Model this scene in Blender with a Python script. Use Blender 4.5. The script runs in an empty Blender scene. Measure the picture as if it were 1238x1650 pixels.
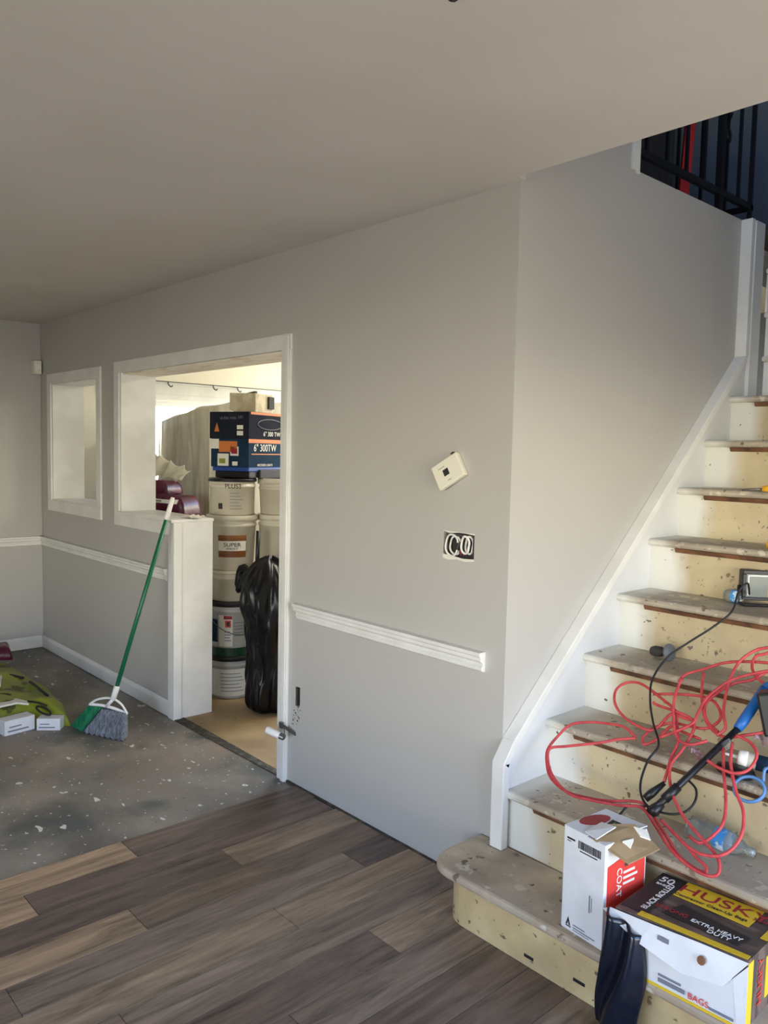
import bpy, bmesh, math, random
from mathutils import Vector, Matrix
random.seed(7)
PI = math.pi
sc = bpy.context.scene
COL = sc.collection

# ------------------------------------------------------------------ camera
cam_d = bpy.data.cameras.new('camera'); cam = bpy.data.objects.new('camera', cam_d); COL.objects.link(cam)
yaw, pitch, roll = 0.8372, -0.0753, 0.0213
fw = Vector((-math.sin(yaw)*math.cos(pitch), math.cos(yaw)*math.cos(pitch), math.sin(pitch)))
rt = Vector((math.cos(yaw), math.sin(yaw), 0)); up = rt.cross(fw)
r2 = rt*math.cos(roll)+up*math.sin(roll); u2 = -rt*math.sin(roll)+up*math.cos(roll)
M = Matrix((r2, u2, -fw)).transposed().to_4x4(); M.translation = (1.715, -2.1184, 1.5476)
cam.matrix_world = M
cam_d.sensor_fit = 'VERTICAL'; cam_d.sensor_height = 36; cam_d.lens = 1288.6/1650*36; cam_d.clip_start = .02
sc.camera = cam

# ------------------------------------------------------------------ light
sc.view_settings.view_transform = 'Standard'; sc.view_settings.look = 'None'
sc.view_settings.gamma = 1; sc.view_settings.use_curve_mapping = False
sc.view_settings.exposure = 0.0
SKY, HORIZON, GROUND, WSTR = (0.40, 0.65, 1.14), (2.1, 1.94, 1.54), (0.52, 0.48, 0.41), 7.1
w = bpy.data.worlds.new('daylight'); sc.world = w; w.use_nodes = True
nt = w.node_tree; nt.nodes.clear()
tc = nt.nodes.new('ShaderNodeTexCoord'); sp = nt.nodes.new('ShaderNodeSeparateXYZ')
cr = nt.nodes.new('ShaderNodeValToRGB'); bg = nt.nodes.new('ShaderNodeBackground'); wo = nt.nodes.new('ShaderNodeOutputWorld')
mp = nt.nodes.new('ShaderNodeMapRange'); mp.inputs[1].default_value = -1; mp.inputs[2].default_value = 1
nt.links.new(tc.outputs['Generated'], sp.inputs[0]); nt.links.new(sp.outputs[2], mp.inputs[0]); nt.links.new(mp.outputs[0], cr.inputs[0])
e = cr.color_ramp.elements
e[0].position = .465; e[0].color = (*GROUND, 1); e[1].position = .60; e[1].color = (*SKY, 1)
m_ = cr.color_ramp.elements.new(.49); m_.color = (*HORIZON, 1)
m_ = cr.color_ramp.elements.new(.53); m_.color = (*HORIZON, 1)
nt.links.new(cr.outputs[0], bg.inputs[0]); bg.inputs[1].default_value = WSTR; nt.links.new(bg.outputs[0], wo.inputs[0])
# openings that let the daylight in: (plane, centre, size across, height, z rotation)
FRONT_WIN = (-.6, 2.5, .35, 2.1)      # x0, x1, z0, z1 in the wall at y=-4.5
RIGHT_WIN = (-1.7, .75, .10, 1.92)     # y0, y1, z0, z1 in the wall at x=2.7
BACK_FILL_WIN = (-4.4, -.4, .05, 2.3)       # x0, x1 in the wall at y=3.2; unseen, added to brighten the back room
SIDE_WIN = (.75, 2.6, 1.0, 1.925)      # y0, y1 in the wall at x=-4.5 (back room)
UPPER_FILL_WIN = (.15, 1.05, 3.8, 4.5)      # x0, x1, over the stairs at y=-.14; unseen, added to lift the dark hall
def portal(name, c, sx, sz, rot):
    l = bpy.data.lights.new(name, 'AREA'); l.shape = 'RECTANGLE'; l.size = sx; l.size_y = sz; l.cycles.is_portal = True
    o = bpy.data.objects.new(name, l); COL.objects.link(o); o.location = c; o.rotation_euler = rot
a, b, c0, d = FRONT_WIN; portal('front_window_portal', ((a+b)/2, -4.6, (c0+d)/2), b-a, d-c0, (PI/2, 0, 0))   # faces +y
a, b, c0, d = RIGHT_WIN; portal('right_window_portal', (2.8, (a+b)/2, (c0+d)/2), b-a, d-c0, (PI/2, 0, PI/2))
a, b, c0, d = UPPER_FILL_WIN; portal('upper_fill_portal', ((a+b)/2, -.24, (c0+d)/2), b-a, d-c0, (PI/2, 0, 0))
a, b, c0, d = BACK_FILL_WIN; portal('back_fill_portal', ((a+b)/2, 3.3, (c0+d)/2), b-a, d-c0, (PI/2, 0, PI))
a, b, c0, d = SIDE_WIN; portal('side_window_portal', (-4.72, (a+b)/2, (c0+d)/2), b-a, d-c0, (PI/2, 0, -PI/2))

l = bpy.data.lights.new('back_room_fill', 'AREA'); l.shape = 'RECTANGLE'; l.size = 1.1; l.size_y = .12; l.energy = 46; l.color = (1, .93, .78)  # fill light added to brighten the back room walls, out of view
o = bpy.data.objects.new('back_room_fill', l); COL.objects.link(o); o.location = (-1.9, 1.7, 2.36)
# ------------------------------------------------------------------ materials
def lin(c):
    return tuple((x/255/12.92 if x/255 <= .04045 else ((x/255+.055)/1.055)**2.4) for x in c)
def mat(name, c1, rough=.6, c2=None, scale=8, stretch=(1, 1, 1), detail=4, lo=.4, hi=.6, bump=0, metal=0, alpha=1, spots=None, spot_scale=20, spot_thr=.7, trans=0, emit=0, spec=.5):
    m = bpy.data.materials.new(name); m.use_nodes = True; nt = m.node_tree; N = nt.nodes; L = nt.links
    p = N['Principled BSDF']; p.inputs['Roughness'].default_value = rough; p.inputs['Metallic'].default_value = metal
    p.inputs['Specular IOR Level'].default_value = spec
    p.inputs['Base Color'].default_value = (*lin(c1), 1)
    if alpha < 1: p.inputs['Alpha'].default_value = alpha
    if trans: p.inputs['Transmission Weight'].default_value = trans; p.inputs['IOR'].default_value = 1.3
    tc = N.new('ShaderNodeTexCoord'); mpg = N.new('ShaderNodeMapping'); mpg.inputs['Scale'].default_value = stretch
    L.new(tc.outputs['Object'], mpg.inputs[0])
    no = N.new('ShaderNodeTexNoise'); no.inputs['Scale'].default_value = scale; no.inputs['Detail'].default_value = detail
    L.new(mpg.outputs[0], no.inputs['Vector'])
    col = None
    if c2 is not None:
        rp = N.new('ShaderNodeValToRGB'); rp.color_ramp.elements[0].position = lo; rp.color_ramp.elements[1].position = hi
        rp.color_ramp.elements[0].color = (*lin(c1), 1); rp.color_ramp.elements[1].color = (*lin(c2), 1)
        L.new(no.outputs[0], rp.inputs[0]); col = rp.outputs[0]
    if spots:
        n2 = N.new('ShaderNodeTexNoise'); n2.inputs['Scale'].default_value = spot_scale; n2.inputs['Detail'].default_value = 3
        L.new(tc.outputs['Object'], n2.inputs['Vector'])
        r3 = N.new('ShaderNodeValToRGB'); r3.color_ramp.elements[0].position = spot_thr; r3.color_ramp.elements[1].position = spot_thr+.03
        r3.color_ramp.elements[0].color = (0, 0, 0, 1); r3.color_ramp.elements[1].color = (1, 1, 1, 1)
        L.new(n2.outputs[0], r3.inputs[0])
        mx = N.new('ShaderNodeMix'); mx.data_type = 'RGBA'
        L.new(r3.outputs[0], mx.inputs[0]); mx.inputs[7].default_value = (*lin(spots), 1)
        if col is not None: L.new(col, mx.inputs[6])
        else: mx.inputs[6].default_value = (*lin(c1), 1)
        col = mx.outputs[2]
    if col is not None: L.new(col, p.inputs['Base Color'])
    if bump:
        bp = N.new('ShaderNodeBump'); bp.inputs['Strength'].default_value = bump; bp.inputs['Distance'].default_value = .01
        L.new(no.outputs[0], bp.inputs['Height']); L.new(bp.outputs[0], p.inputs['Normal'])
    m['col_socket'] = 1 if col is not None else 0
    return m
def chain(m):
    """returns nodes, links, the socket that feeds Base Color and the principled node"""
    nt = m.node_tree; p = nt.nodes['Principled BSDF']; lk = p.inputs['Base Color'].links
    return nt.nodes, nt.links, (lk[0].from_socket if lk else None), p
def mixin(m, fac_socket, color):
    N, L, s, p = chain(m); mx = N.new('ShaderNodeMix'); mx.data_type = 'RGBA'
    L.new(fac_socket, mx.inputs[0])
    if s: L.new(s, mx.inputs[6])
    else: mx.inputs[6].default_value = p.inputs['Base Color'].default_value
    mx.inputs[7].default_value = (*lin(color), 1); L.new(mx.outputs[2], p.inputs['Base Color'])
def noise_mask(m, scale, lo, hi, stretch=(1, 1, 1), detail=4, off=(0, 0, 0)):
    N, L, s, p = chain(m); tc = N.new('ShaderNodeTexCoord'); mg = N.new('ShaderNodeMapping')
    mg.inputs['Scale'].default_value = stretch; mg.inputs['Location'].default_value = off
    n = N.new('ShaderNodeTexNoise'); n.inputs['Scale'].default_value = scale; n.inputs['Detail'].default_value = detail
    r = N.new('ShaderNodeMapRange'); r.inputs[1].default_value = lo; r.inputs[2].default_value = hi
    L.new(tc.outputs['Object'], mg.inputs[0]); L.new(mg.outputs[0], n.inputs['Vector']); L.new(n.outputs[0], r.inputs[0])
    return r.outputs[0]
WALLC = (188, 186, 181)
M_wall = mat('grey_wall_paint', WALLC, .55, (184, 182, 177), scale=1.5, lo=.3, hi=.7, bump=.02)
M_wall_s = mat('grey_stair_wall_paint', WALLC, .5, (184, 182, 177), scale=1.5, lo=.3, hi=.7, bump=.02)
M_ceil = mat('ceiling_paint', (205, 199, 192), .8, (201, 195, 187), scale=2, bump=.03)
M_trim = mat('white_trim_paint', (232, 232, 228), .4, (224, 224, 219), scale=6)
M_trim2 = mat('scuffed_white_paint', (222, 224, 224), .45, (214, 216, 216), scale=3, spots=(150, 142, 130), spot_scale=28, spot_thr=.76)
M_cream = mat('cream_back_room_paint', (244, 241, 226), .6, (241, 237, 221), scale=3)
M_dirtwhite = mat('peeling_soffit', (246, 240, 222), .7, (222, 196, 160), scale=7, lo=.5, hi=.75, stretch=(1, 3, 1))
M_upper = mat('upper_hall_paint', (128, 138, 150), .6, (120, 130, 142), scale=3)
M_black = mat('black_iron', (14, 14, 16), .45)
M_bplastic = mat('black_plastic', (22, 22, 25), .4)
M_grey = mat('grey_plastic', (92, 95, 98), .5)
M_dark = mat('dark_cavity', (52, 50, 48), .8)
M_steel = mat('brushed_steel', (120, 118, 114), .35, metal=.8)
M_white = mat('white_plastic', (232, 232, 226), .4)
M_offw = mat('aged_white_plastic', (225, 222, 205), .45)
M_red = mat('red_cord_rubber', (200, 72, 76), .5, (180, 56, 62), scale=30)
M_redp = mat('red_print', (214, 62, 52), .5)
M_redlab = mat('dark_red_print', (150, 30, 42), .5)
M_blackcord = mat('black_cord_rubber', (20, 20, 22), .5)
M_yellow = mat('yellow_print', (222, 186, 40), .5)
M_yellowp = mat('yellow_plastic', (235, 175, 20), .4)
M_ink = mat('black_ink', (28, 27, 30), .6)
M_greyink = mat('grey_ink', (120, 122, 135), .6)
M_card = mat('brown_cardboard', (150, 128, 96), .8, (136, 114, 84), scale=14)
M_cardw = mat('white_cardboard', (222, 224, 226), .55, (214, 216, 219), scale=10)
M_navy = mat('navy_carton', (40, 42, 52), .9, (30, 35, 46), scale=8, spec=.12)
M_teal = mat('blue_carton', (34, 58, 80), .9, (30, 50, 70), scale=8, spec=.12)
M_orange = mat('orange_print', (205, 120, 60), .55)
M_paper = mat('white_label_paper', (228, 226, 215), .6)
M_green = mat('green_handle', (14, 98, 66), .35)
M_brg = mat('green_bristles', (20, 135, 88), .6, (12, 100, 66), scale=90, stretch=(1, 1, .1), bump=.6)
M_brgrey = mat('grey_bristles', (132, 138, 146), .7, (92, 98, 106), scale=110, stretch=(1, 1, .08), bump=.8)
M_blue = mat('blue_rubber', (26, 96, 170), .45)
M_bluestrap = mat('blue_strap', (80, 125, 175), .45)
M_bluetray = mat('blue_sheet_plastic', (36, 74, 150), .4)
M_bagblack = mat('black_bag_plastic', (9, 10, 13), .32, bump=.35, scale=9, detail=4, spec=.35)
M_navybag = mat('black_liner_plastic', (16, 22, 36), .2, bump=.4, scale=6)
M_bucket = mat('white_pail_plastic', (216, 210, 192), .4, (206, 199, 178), scale=5)
M_bucket2 = mat('grey_white_pail', (200, 200, 196), .4, (188, 188, 184), scale=5)
M_dgreen = mat('dark_green_pail', (18, 62, 40), .4)
M_brownlab = mat('brown_label', (150, 92, 40), .5, (100, 58, 26), scale=12, stretch=(.2, .2, 2))
M_maroon = mat('maroon_bag', (96, 22, 52), .35, (70, 14, 38), scale=16, bump=.4)
M_sheet = mat('plastic_dust_sheet', (206, 202, 184), .32, (168, 163, 146), scale=6, stretch=(2.2, 1, .35), bump=.9, detail=7, lo=.35, hi=.7)
M_clear = mat('clear_bottle_plastic', (225, 235, 240), .08, trans=.92)
M_bottleblue = mat('blue_bottle_label', (60, 140, 205), .4, (220, 235, 245), scale=30, lo=.5, hi=.6)
M_glass = mat('frosted_lamp_glass', (120, 128, 122), .15)
M_redboard = mat('red_board', (190, 24, 20), .5)
M_door = mat('dark_door', (80, 76, 70), .5, (70, 64, 58), scale=2, stretch=(8, 8, 1))
M_lime = mat('lime_green_bag', (150, 158, 44), .45, (128, 140, 52), scale=4, spots=(86, 82, 44), spot_scale=7, spot_thr=.62, bump=.35)
M_clearbag = mat('clear_pack_plastic', (205, 190, 195), .2, (170, 90, 110), scale=22, alpha=.6, bump=.5)

# concrete / old sub floor with paint drips
M_conc = mat('painted_over_subfloor', (146, 138, 126), .5, (96, 92, 86), scale=2.6, detail=8, lo=.35, hi=.65, bump=.15)
mixin(M_conc, noise_mask(M_conc, 1.3, .50, .66, detail=6), (150, 134, 120))
mixin(M_conc, noise_mask(M_conc, 2.1, .56, .66, detail=8, off=(7, 3, 0)), (84, 88, 84))
mixin(M_conc, noise_mask(M_conc, 38, .68, .70, detail=2), (200, 200, 190))
mixin(M_conc, noise_mask(M_conc, 15, .69, .70, detail=2, off=(3, 1, 0), stretch=(.6, 1, 1)), (208, 208, 200))
mixin(M_conc, noise_mask(M_conc, 60, .70, .73, detail=2, off=(5, 9, 0)), (50, 48, 46))
M_tan = mat('tan_builders_paper', (172, 148, 108), .75, (146, 122, 88), scale=3.5, detail=7, lo=.38, hi=.62, bump=.05)
mixin(M_tan, noise_mask(M_tan, 30, .68, .72), (108, 92, 70))
M_dust = mat('dusty_gap', (62, 58, 50), .9, (96, 92, 80), scale=24, lo=.5, hi=.66, bump=.5)
# laminate: grey brown oak with per-plank tone stored on the mesh
M_lam = mat('grey_oak_laminate', (120, 100, 84), .42)
N, L, s, p = chain(M_lam)
at = N.new('ShaderNodeAttribute'); at.attribute_name = 'tone'
tc = N.new('ShaderNodeTexCoord'); mg = N.new('ShaderNodeMapping'); mg.inputs['Scale'].default_value = (16, 1.6, 1)
va = N.new('ShaderNodeVectorMath'); va.operation = 'ADD'; vs = N.new('ShaderNodeVectorMath'); vs.operation = 'SCALE'; vs.inputs[3].default_value = 9
L.new(at.outputs['Color'], vs.inputs[0]); L.new(tc.outputs['Object'], va.inputs[0]); L.new(vs.outputs[0], va.inputs[1]); L.new(va.outputs[0], mg.inputs[0])
n1 = N.new('ShaderNodeTexNoise'); n1.inputs['Scale'].default_value = 1.6; n1.inputs['Detail'].default_value = 9; n1.inputs['Roughness'].default_value = .68; n1.inputs['Distortion'].default_value = .6
L.new(mg.outputs[0], n1.inputs['Vector'])
r1 = N.new('ShaderNodeMapRange'); r1.inputs[1].default_value = .3; r1.inputs[2].default_value = .7; r1.inputs[3].default_value = .36; r1.inputs[4].default_value = 1.6
L.new(n1.outputs[0], r1.inputs[0])
mul = N.new('ShaderNodeVectorMath'); mul.operation = 'SCALE'; L.new(at.outputs['Color'], mul.inputs[0]); L.new(r1.outputs[0], mul.inputs[3])
L.new(mul.outputs[0], p.inputs['Base Color'])
bp = N.new('ShaderNodeBump'); bp.inputs['Strength'].default_value = .12; bp.inputs['Distance'].default_value = .004
L.new(n1.outputs[0], bp.inputs['Height']); L.new(bp.outputs[0], p.inputs['Normal'])
# stair wood: riser and tread share a white-painted left margin (object x below .2)
def stair_mat(name, c1, c2, paint, edge, spots, sthr=.66, c3=(168, 150, 116)):
    m = mat(name, c1, .6, c2, scale=5, detail=7, lo=.38, hi=.62, bump=.12)
    mixin(m, noise_mask(m, 26, sthr, sthr+.03, detail=3), spots)
    mixin(m, noise_mask(m, 24, .68, .71, detail=3, off=(4, 4, 2)), (104, 90, 70)); mixin(m, noise_mask(m, 55, .69, .72, detail=2, off=(8, 1, 2)), (110, 96, 76)); mixin(m, noise_mask(m, 3, .45, .75, detail=6, off=(9, 2, 5)), c3)
    N, L, s, p = chain(m)
    tc = N.new('ShaderNodeTexCoord'); sx = N.new('ShaderNodeSeparateXYZ'); L.new(tc.outputs['Object'], sx.inputs[0])
    n = N.new('ShaderNodeTexNoise'); n.inputs['Scale'].default_value = 7; L.new(tc.outputs['Object'], n.inputs['Vector'])
    ad = N.new('ShaderNodeMath'); ad.operation = 'MULTIPLY_ADD'; ad.inputs[1].default_value = .10; L.new(n.outputs[0], ad.inputs[0]); L.new(sx.outputs[0], ad.inputs[2])
    mr = N.new('ShaderNodeMapRange'); mr.inputs[1].default_value = edge+.08; mr.inputs[2].default_value = edge; L.new(ad.outputs[0], mr.inputs[0])
    mixin(m, mr.outputs[0], paint)
    mixin(m, noise_mask(m, 30, .69, .71, detail=3, off=(1, 7, 2)), (104, 96, 82))
    return m
M_riser = stair_mat('yellowed_riser_board', (200, 186, 150), (184, 168, 134), (220, 220, 212), .18, (150, 134, 104), .70)
M_riser1 = mat('yellowed_bottom_riser', (222, 200, 150), .6, (204, 180, 130), scale=6, detail=7, lo=.38, hi=.62, bump=.15)
mixin(M_riser1, noise_mask(M_riser1, 4, .45, .75, detail=7, off=(3, 3, 3)), (170, 148, 108)); mixin(M_riser1, noise_mask(M_riser1, 30, .64, .66), (120, 102, 74)); mixin(M_riser1, noise_mask(M_riser1, 13, .655, .69, off=(2, 5, 1)), (92, 78, 58))
M_tread = stair_mat('worn_tread_board', (184, 172, 150), (162, 152, 136), (212, 210, 200), .13, (204, 194, 172), .60, (140, 128, 110))
M_tread1 = mat('worn_bottom_tread', (210, 196, 170), .6, (176, 163, 144), scale=5, detail=8, lo=.38, hi=.62, bump=.2)
mixin(M_tread1, noise_mask(M_tread1, 3.5, .42, .7, detail=8, off=(3, 3, 3)), (150, 132, 112)); mixin(M_tread1, noise_mask(M_tread1, 15, .61, .67), (208, 200, 184)); mixin(M_tread1, noise_mask(M_tread1, 26, .64, .68, off=(2, 5, 1)), (112, 100, 82))
M_mould = mat('brown_moulding', (120, 80, 52), .8, (74, 48, 32), scale=12)

# ------------------------------------------------------------------ mesh helpers
class MB:
    def __init__(s): s.v = []; s.f = []; s.tone = []
    def add(s, vs, fs, mtx=None):
        o = len(s.v)
        for q in vs:
            q = Vector(q)
            if mtx: q = mtx @ q
            s.v.append(q)
        for f in fs: s.f.append(tuple(o+i for i in f))
        return s
    def box(s, x0, x1, y0, y1, z0, z1, mtx=None):
        return s.add([(x0, y0, z0), (x1, y0, z0), (x1, y1, z0), (x0, y1, z0), (x0, y0, z1), (x1, y0, z1), (x1, y1, z1), (x0, y1, z1)],
                     [(0, 3, 2, 1), (4, 5, 6, 7), (0, 1, 5, 4), (1, 2, 6, 5), (2, 3, 7, 6), (3, 0, 4, 7)], mtx)
    def prism(s, pts, vec, mtx=None):
        """pts: 3D polygon, extruded by vec"""
        n = len(pts); vec = Vector(vec); P = [Vector(q) for q in pts]
        return s.add(P+[q+vec for q in P], [tuple(range(n))[::-1], tuple(range(n, 2*n))]+[(i, (i+1) % n, n+(i+1) % n, n+i) for i in range(n)], mtx)
    def tube(s, pts, r, n=8, smooth=0, closed=False, flat=1.0):
        P = [Vector(q) for q in pts]
        if smooth: P = catmull(P, smooth, closed)
        m = len(P); o = len(s.v); prev = None
        for i, q in enumerate(P):
            t = (P[(i+1) % m]-P[i-1]) if closed else (P[min(i+1, m-1)]-P[max(i-1, 0)])
            t.normalize()
            if prev is None:
                a = Vector((0, 0, 1)) if abs(t.z) < .9 else Vector((1, 0, 0)); nx = t.cross(a).normalized()
            else: nx = (prev-t*prev.dot(t)).normalized()
            prev = nx; ny = t.cross(nx)
            rr = r[i*(len(r)-1)//max(1, m-1)] if isinstance(r, (list, tuple)) else r
            for k in range(n):
                a = 2*PI*k/n; s.v.append(q+nx*(rr*math.cos(a))+ny*(rr*flat*math.sin(a)))
        rng = m if closed else m-1
        for i in range(rng):
            for k in range(n):
                j = (i+1) % m
                s.f.append((o+i*n+k, o+i*n+(k+1) % n, o+j*n+(k+1) % n, o+j*n+k))
        if not closed:
            s.f.append(tuple(o+k for k in range(n))[::-1]); s.f.append(tuple(o+(m-1)*n+k for k in range(n)))
        return s
    def lathe(s, prof, c=(0, 0, 0), n=32, mtx=None, a0=0, a1=2*PI):
        o = len(s.v); full = abs(a1-a0-2*PI) < 1e-6; cols = n if full else n+1
        vs = []
        for k in range(cols):
            a = a0+(a1-a0)*k/n
            for r, z in prof: vs.append((c[0]+r*math.cos(a), c[1]+r*math.sin(a), c[2]+z))
        m = len(prof); fs = []
        for k in range(n if full else n):
            j = (k+1) % cols
            for i in range(m-1): fs.append((k*m+i, j*m+i, j*m+i+1, k*m+i+1))
        return s.add(vs, fs, mtx)
    def grid(s, fn, nu, nv):
        o = len(s.v)
        for i in range(nu+1):
            for j in range(nv+1): s.v.append(Vector(fn(i/nu, j/nv)))
        for i in range(nu):
            for j in range(nv):
                a = o+i*(nv+1)+j; s.f.append((a, a+nv+1, a+nv+2, a+1))
        return s
def catmull(P, k, closed=False):
    out = []; n = len(P)
    for i in range(n if closed else n-1):
        g = (lambda j: P[j % n]) if closed else (lambda j: P[min(max(j, 0), n-1)])
        a, b, c, d = g(i-1), g(i), g(i+1), g(i+2)
        for t in range(k):
            u = t/k; out.append(.5*((2*b)+(c-a)*u+(2*a-5*b+4*c-d)*u*u+(3*b-a-3*c+d)*u**3))
    if not closed: out.append(P[-1])
    return out
def obj(name, mb, m, parent=None, smooth=False, bevel=0, solid=0, weld=False, sub=0):
    org = Vector(parent['org']) if parent is not None and 'org' in parent else Vector((0, 0, 0))
    if parent is None and mb.v and getattr(mb, 'rebase', True):
        xs = [v.x for v in mb.v]; ys = [v.y for v in mb.v]; zs = [v.z for v in mb.v]
        org = Vector(((min(xs)+max(xs))/2, (min(ys)+max(ys))/2, min(zs)))
    me = bpy.data.meshes.new(name); me.from_pydata([v-org for v in mb.v], [], mb.f); me.update()
    bm = bmesh.new(); bm.from_mesh(me)
    if weld: bmesh.ops.remove_doubles(bm, verts=bm.verts, dist=1e-5)
    bmesh.ops.recalc_face_normals(bm, faces=bm.faces); bm.to_mesh(me); bm.free()
    if smooth:
        for q in me.polygons: q.use_smooth = True
    o = bpy.data.objects.new(name, me); COL.objects.link(o); me.materials.append(m)
    if solid:
        md = o.modifiers.new('thickness', 'SOLIDIFY'); md.thickness = solid; md.offset = 0
    if bevel:
        md = o.modifiers.new('bevel', 'BEVEL'); md.width = bevel; md.segments = 2; md.limit_method = 'ANGLE'
    if sub:
        md = o.modifiers.new('sub', 'SUBSURF'); md.levels = sub; md.render_levels = sub
    if parent is not None: o.parent = parent
    else: o.location = org
    o['org'] = tuple(org)
    return o
def tag(o, label, cat, group=None, kind=None):
    o['label'] = label; o['category'] = cat
    if group: o['group'] = group
    if kind: o['kind'] = kind
    return o
def thing(name, loc, label, cat, group=None):
    o = bpy.data.objects.new(name, None); o.empty_display_size = .05; COL.objects.link(o); o.location = loc; o['org'] = tuple(loc)
    return tag(o, label, cat, group)
def struct(name, mb, m, label, cat, **k):
    mb.rebase = False
    o = obj(name, mb, m, None, **k); o['kind'] = 'structure'; tag(o, label, cat); return o
def text(name, s, parent, m, loc, right, upv, size, align='CENTER', ext=.0004, scale_x=1.0):
    """real lettering: a text curve turned into a mesh, baseline start at loc, running along right"""
    cu = bpy.data.curves.new(name, 'FONT'); cu.body = s; cu.size = size; cu.extrude = ext; cu.align_x = align; cu.align_y = 'CENTER'
    t = bpy.data.objects.new(name, cu); COL.objects.link(t)
    bpy.context.view_layer.update()
    me = bpy.data.meshes.new_from_object(t.evaluated_get(bpy.context.evaluated_depsgraph_get()))
    bpy.data.objects.remove(t)
    R = Vector(right).normalized(); U = Vector(upv).normalized(); W = R.cross(U)
    mt = Matrix((R*scale_x, U, W)).transposed().to_4x4(); org = Vector(parent['org'])
    mt.translation = Vector(loc)-org
    me.transform(mt); me.materials.clear(); me.materials.append(m)
    o = bpy.data.objects.new(name, me); COL.objects.link(o); o.parent = parent; o['org'] = tuple(org); return o
def curved_text(name, s, parent, m, c, r, z, ang, size, width):
    """lettering wrapped round a pail of radius r centred on c"""
    o = text(name, s, parent, m, (0, 0, 0), (1, 0, 0), (0, 1, 0), size)
    org = Vector(parent['org'])
    me = o.data; xs = [v.co.x+org.x for v in me.vertices]; k = width/(max(xs)-min(xs))
    for v in me.vertices:
        q = v.co+org; a = ang+(q.x*k)/r
        rad = r+.0012+q.z
        v.co = Vector((c[0]+rad*math.cos(a), c[1]+rad*math.sin(a), z+q.y))-org
    return o
def holes_wall(u0, u1, z0, z1, holes, t0, t1, axis='x'):
    """slab in the u-z plane between t0 and t1 with rectangular holes (u0,u1,z0,z1)"""
    mb = MB(); us = sorted({u0, u1, *[h[0] for h in holes], *[h[1] for h in holes]}); zs = sorted({z0, z1, *[h[2] for h in holes], *[h[3] for h in holes]})
    us = [u for u in us if u0 <= u <= u1]; zs = [z for z in zs if z0 <= z <= z1]
    solid = lambda i, j: 0 <= i < len(us)-1 and 0 <= j < len(zs)-1 and not any(h[0]-1e-6 <= us[i] and us[i+1] <= h[1]+1e-6 and h[2]-1e-6 <= zs[j] and zs[j+1] <= h[3]+1e-6 for h in holes)
    P = (lambda u, t, z: (u, t, z)) if axis == 'x' else (lambda u, t, z: (t, u, z))
    for i in range(len(us)-1):
        for j in range(len(zs)-1):
            if not solid(i, j): continue
            a, b, c, d = us[i], us[i+1], zs[j], zs[j+1]
            for t in (t0, t1): mb.add([P(a, t, c), P(b, t, c), P(b, t, d), P(a, t, d)], [(0, 1, 2, 3)])
            if not solid(i-1, j): mb.add([P(a, t0, c), P(a, t1, c), P(a, t1, d), P(a, t0, d)], [(0, 1, 2, 3)])
            if not solid(i+1, j): mb.add([P(b, t0, c), P(b, t1, c), P(b, t1, d), P(b, t0, d)], [(0, 1, 2, 3)])
            if not solid(i, j-1): mb.add([P(a, t0, c), P(b, t0, c), P(b, t1, c), P(a, t1, c)], [(0, 1, 2, 3)])
            if not solid(i, j+1): mb.add([P(a, t0, d), P(b, t0, d), P(b, t1, d), P(a, t1, d)], [(0, 1, 2, 3)])
    return mb

# ------------------------------------------------------------------ setting
H = 2.44; R = .2033; T = .2155; Y0 = -.0302; XS = .05; LX = -4.503; WT = .23
UP = 13*R      # upper floor level
struct('floor', MB().box(-4.62, 2.82, -4.62, .03, -.12, 0).box(1.25, 2.82, .03, 1.12, -.12, 0), M_conc, 'dark grey worn subfloor spattered with white paint', 'floor')
struct('floor', MB().box(-4.62, 1.25, .03, 3.32, -.12, 0.0), M_tan, 'tan floor of the back room beyond the doorway', 'floor')
struct('trim_1', MB().prism([(-2.38, -.015, 0), (-1.27, .0, 0), (-1.27, .035, 0), (-2.38, .05, 0)], (0, 0, .004)), M_dust, 'rough dusty strip across the doorway floor', 'threshold')
# laminate, one slab of clicked planks; tone per plank is stored with its faces
lam = MB(); tones = []
PW = .1515; X0 = -1.195
TONE = {'d': (108, 92, 80), 'm': (124, 107, 90), 'l': (150, 131, 108), 'L': (162, 138, 110), 'g': (130, 114, 98), 'k': (98, 84, 75)}
lay = {0: [(-2.06, 'd'), (-.842, 'L'), (.0, 'd')], 1: [(-1.255, 'L'), (-.02, 'd')], 2: [(-1.79, 'm'), (-.575, 'd'), (0, 'l')],
       3: [(-1.018, 'L'), (0, 'm')], 4: [(-1.45, 'm'), (-.23, 'g'), (0, 'k')], 5: [(-1.86, 'd'), (-.645, 'l'), (0, 'l')],
       6: [(-1.25, 'm'), (0, 'g')], 7: [(-1.7, 'k'), (-.482, 'd'), (0, 'l')], 8: [(-.9, 'd'), (0, 'g')], 9: [(-1.4, 'k'), (0, 'd')],
       10: [(-.75, 'm'), (0, 'd')], 11: [(-1.6, 'd'), (0, 'g')], 12: [(-1.0, 'k'), (0, 'd')]}
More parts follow.
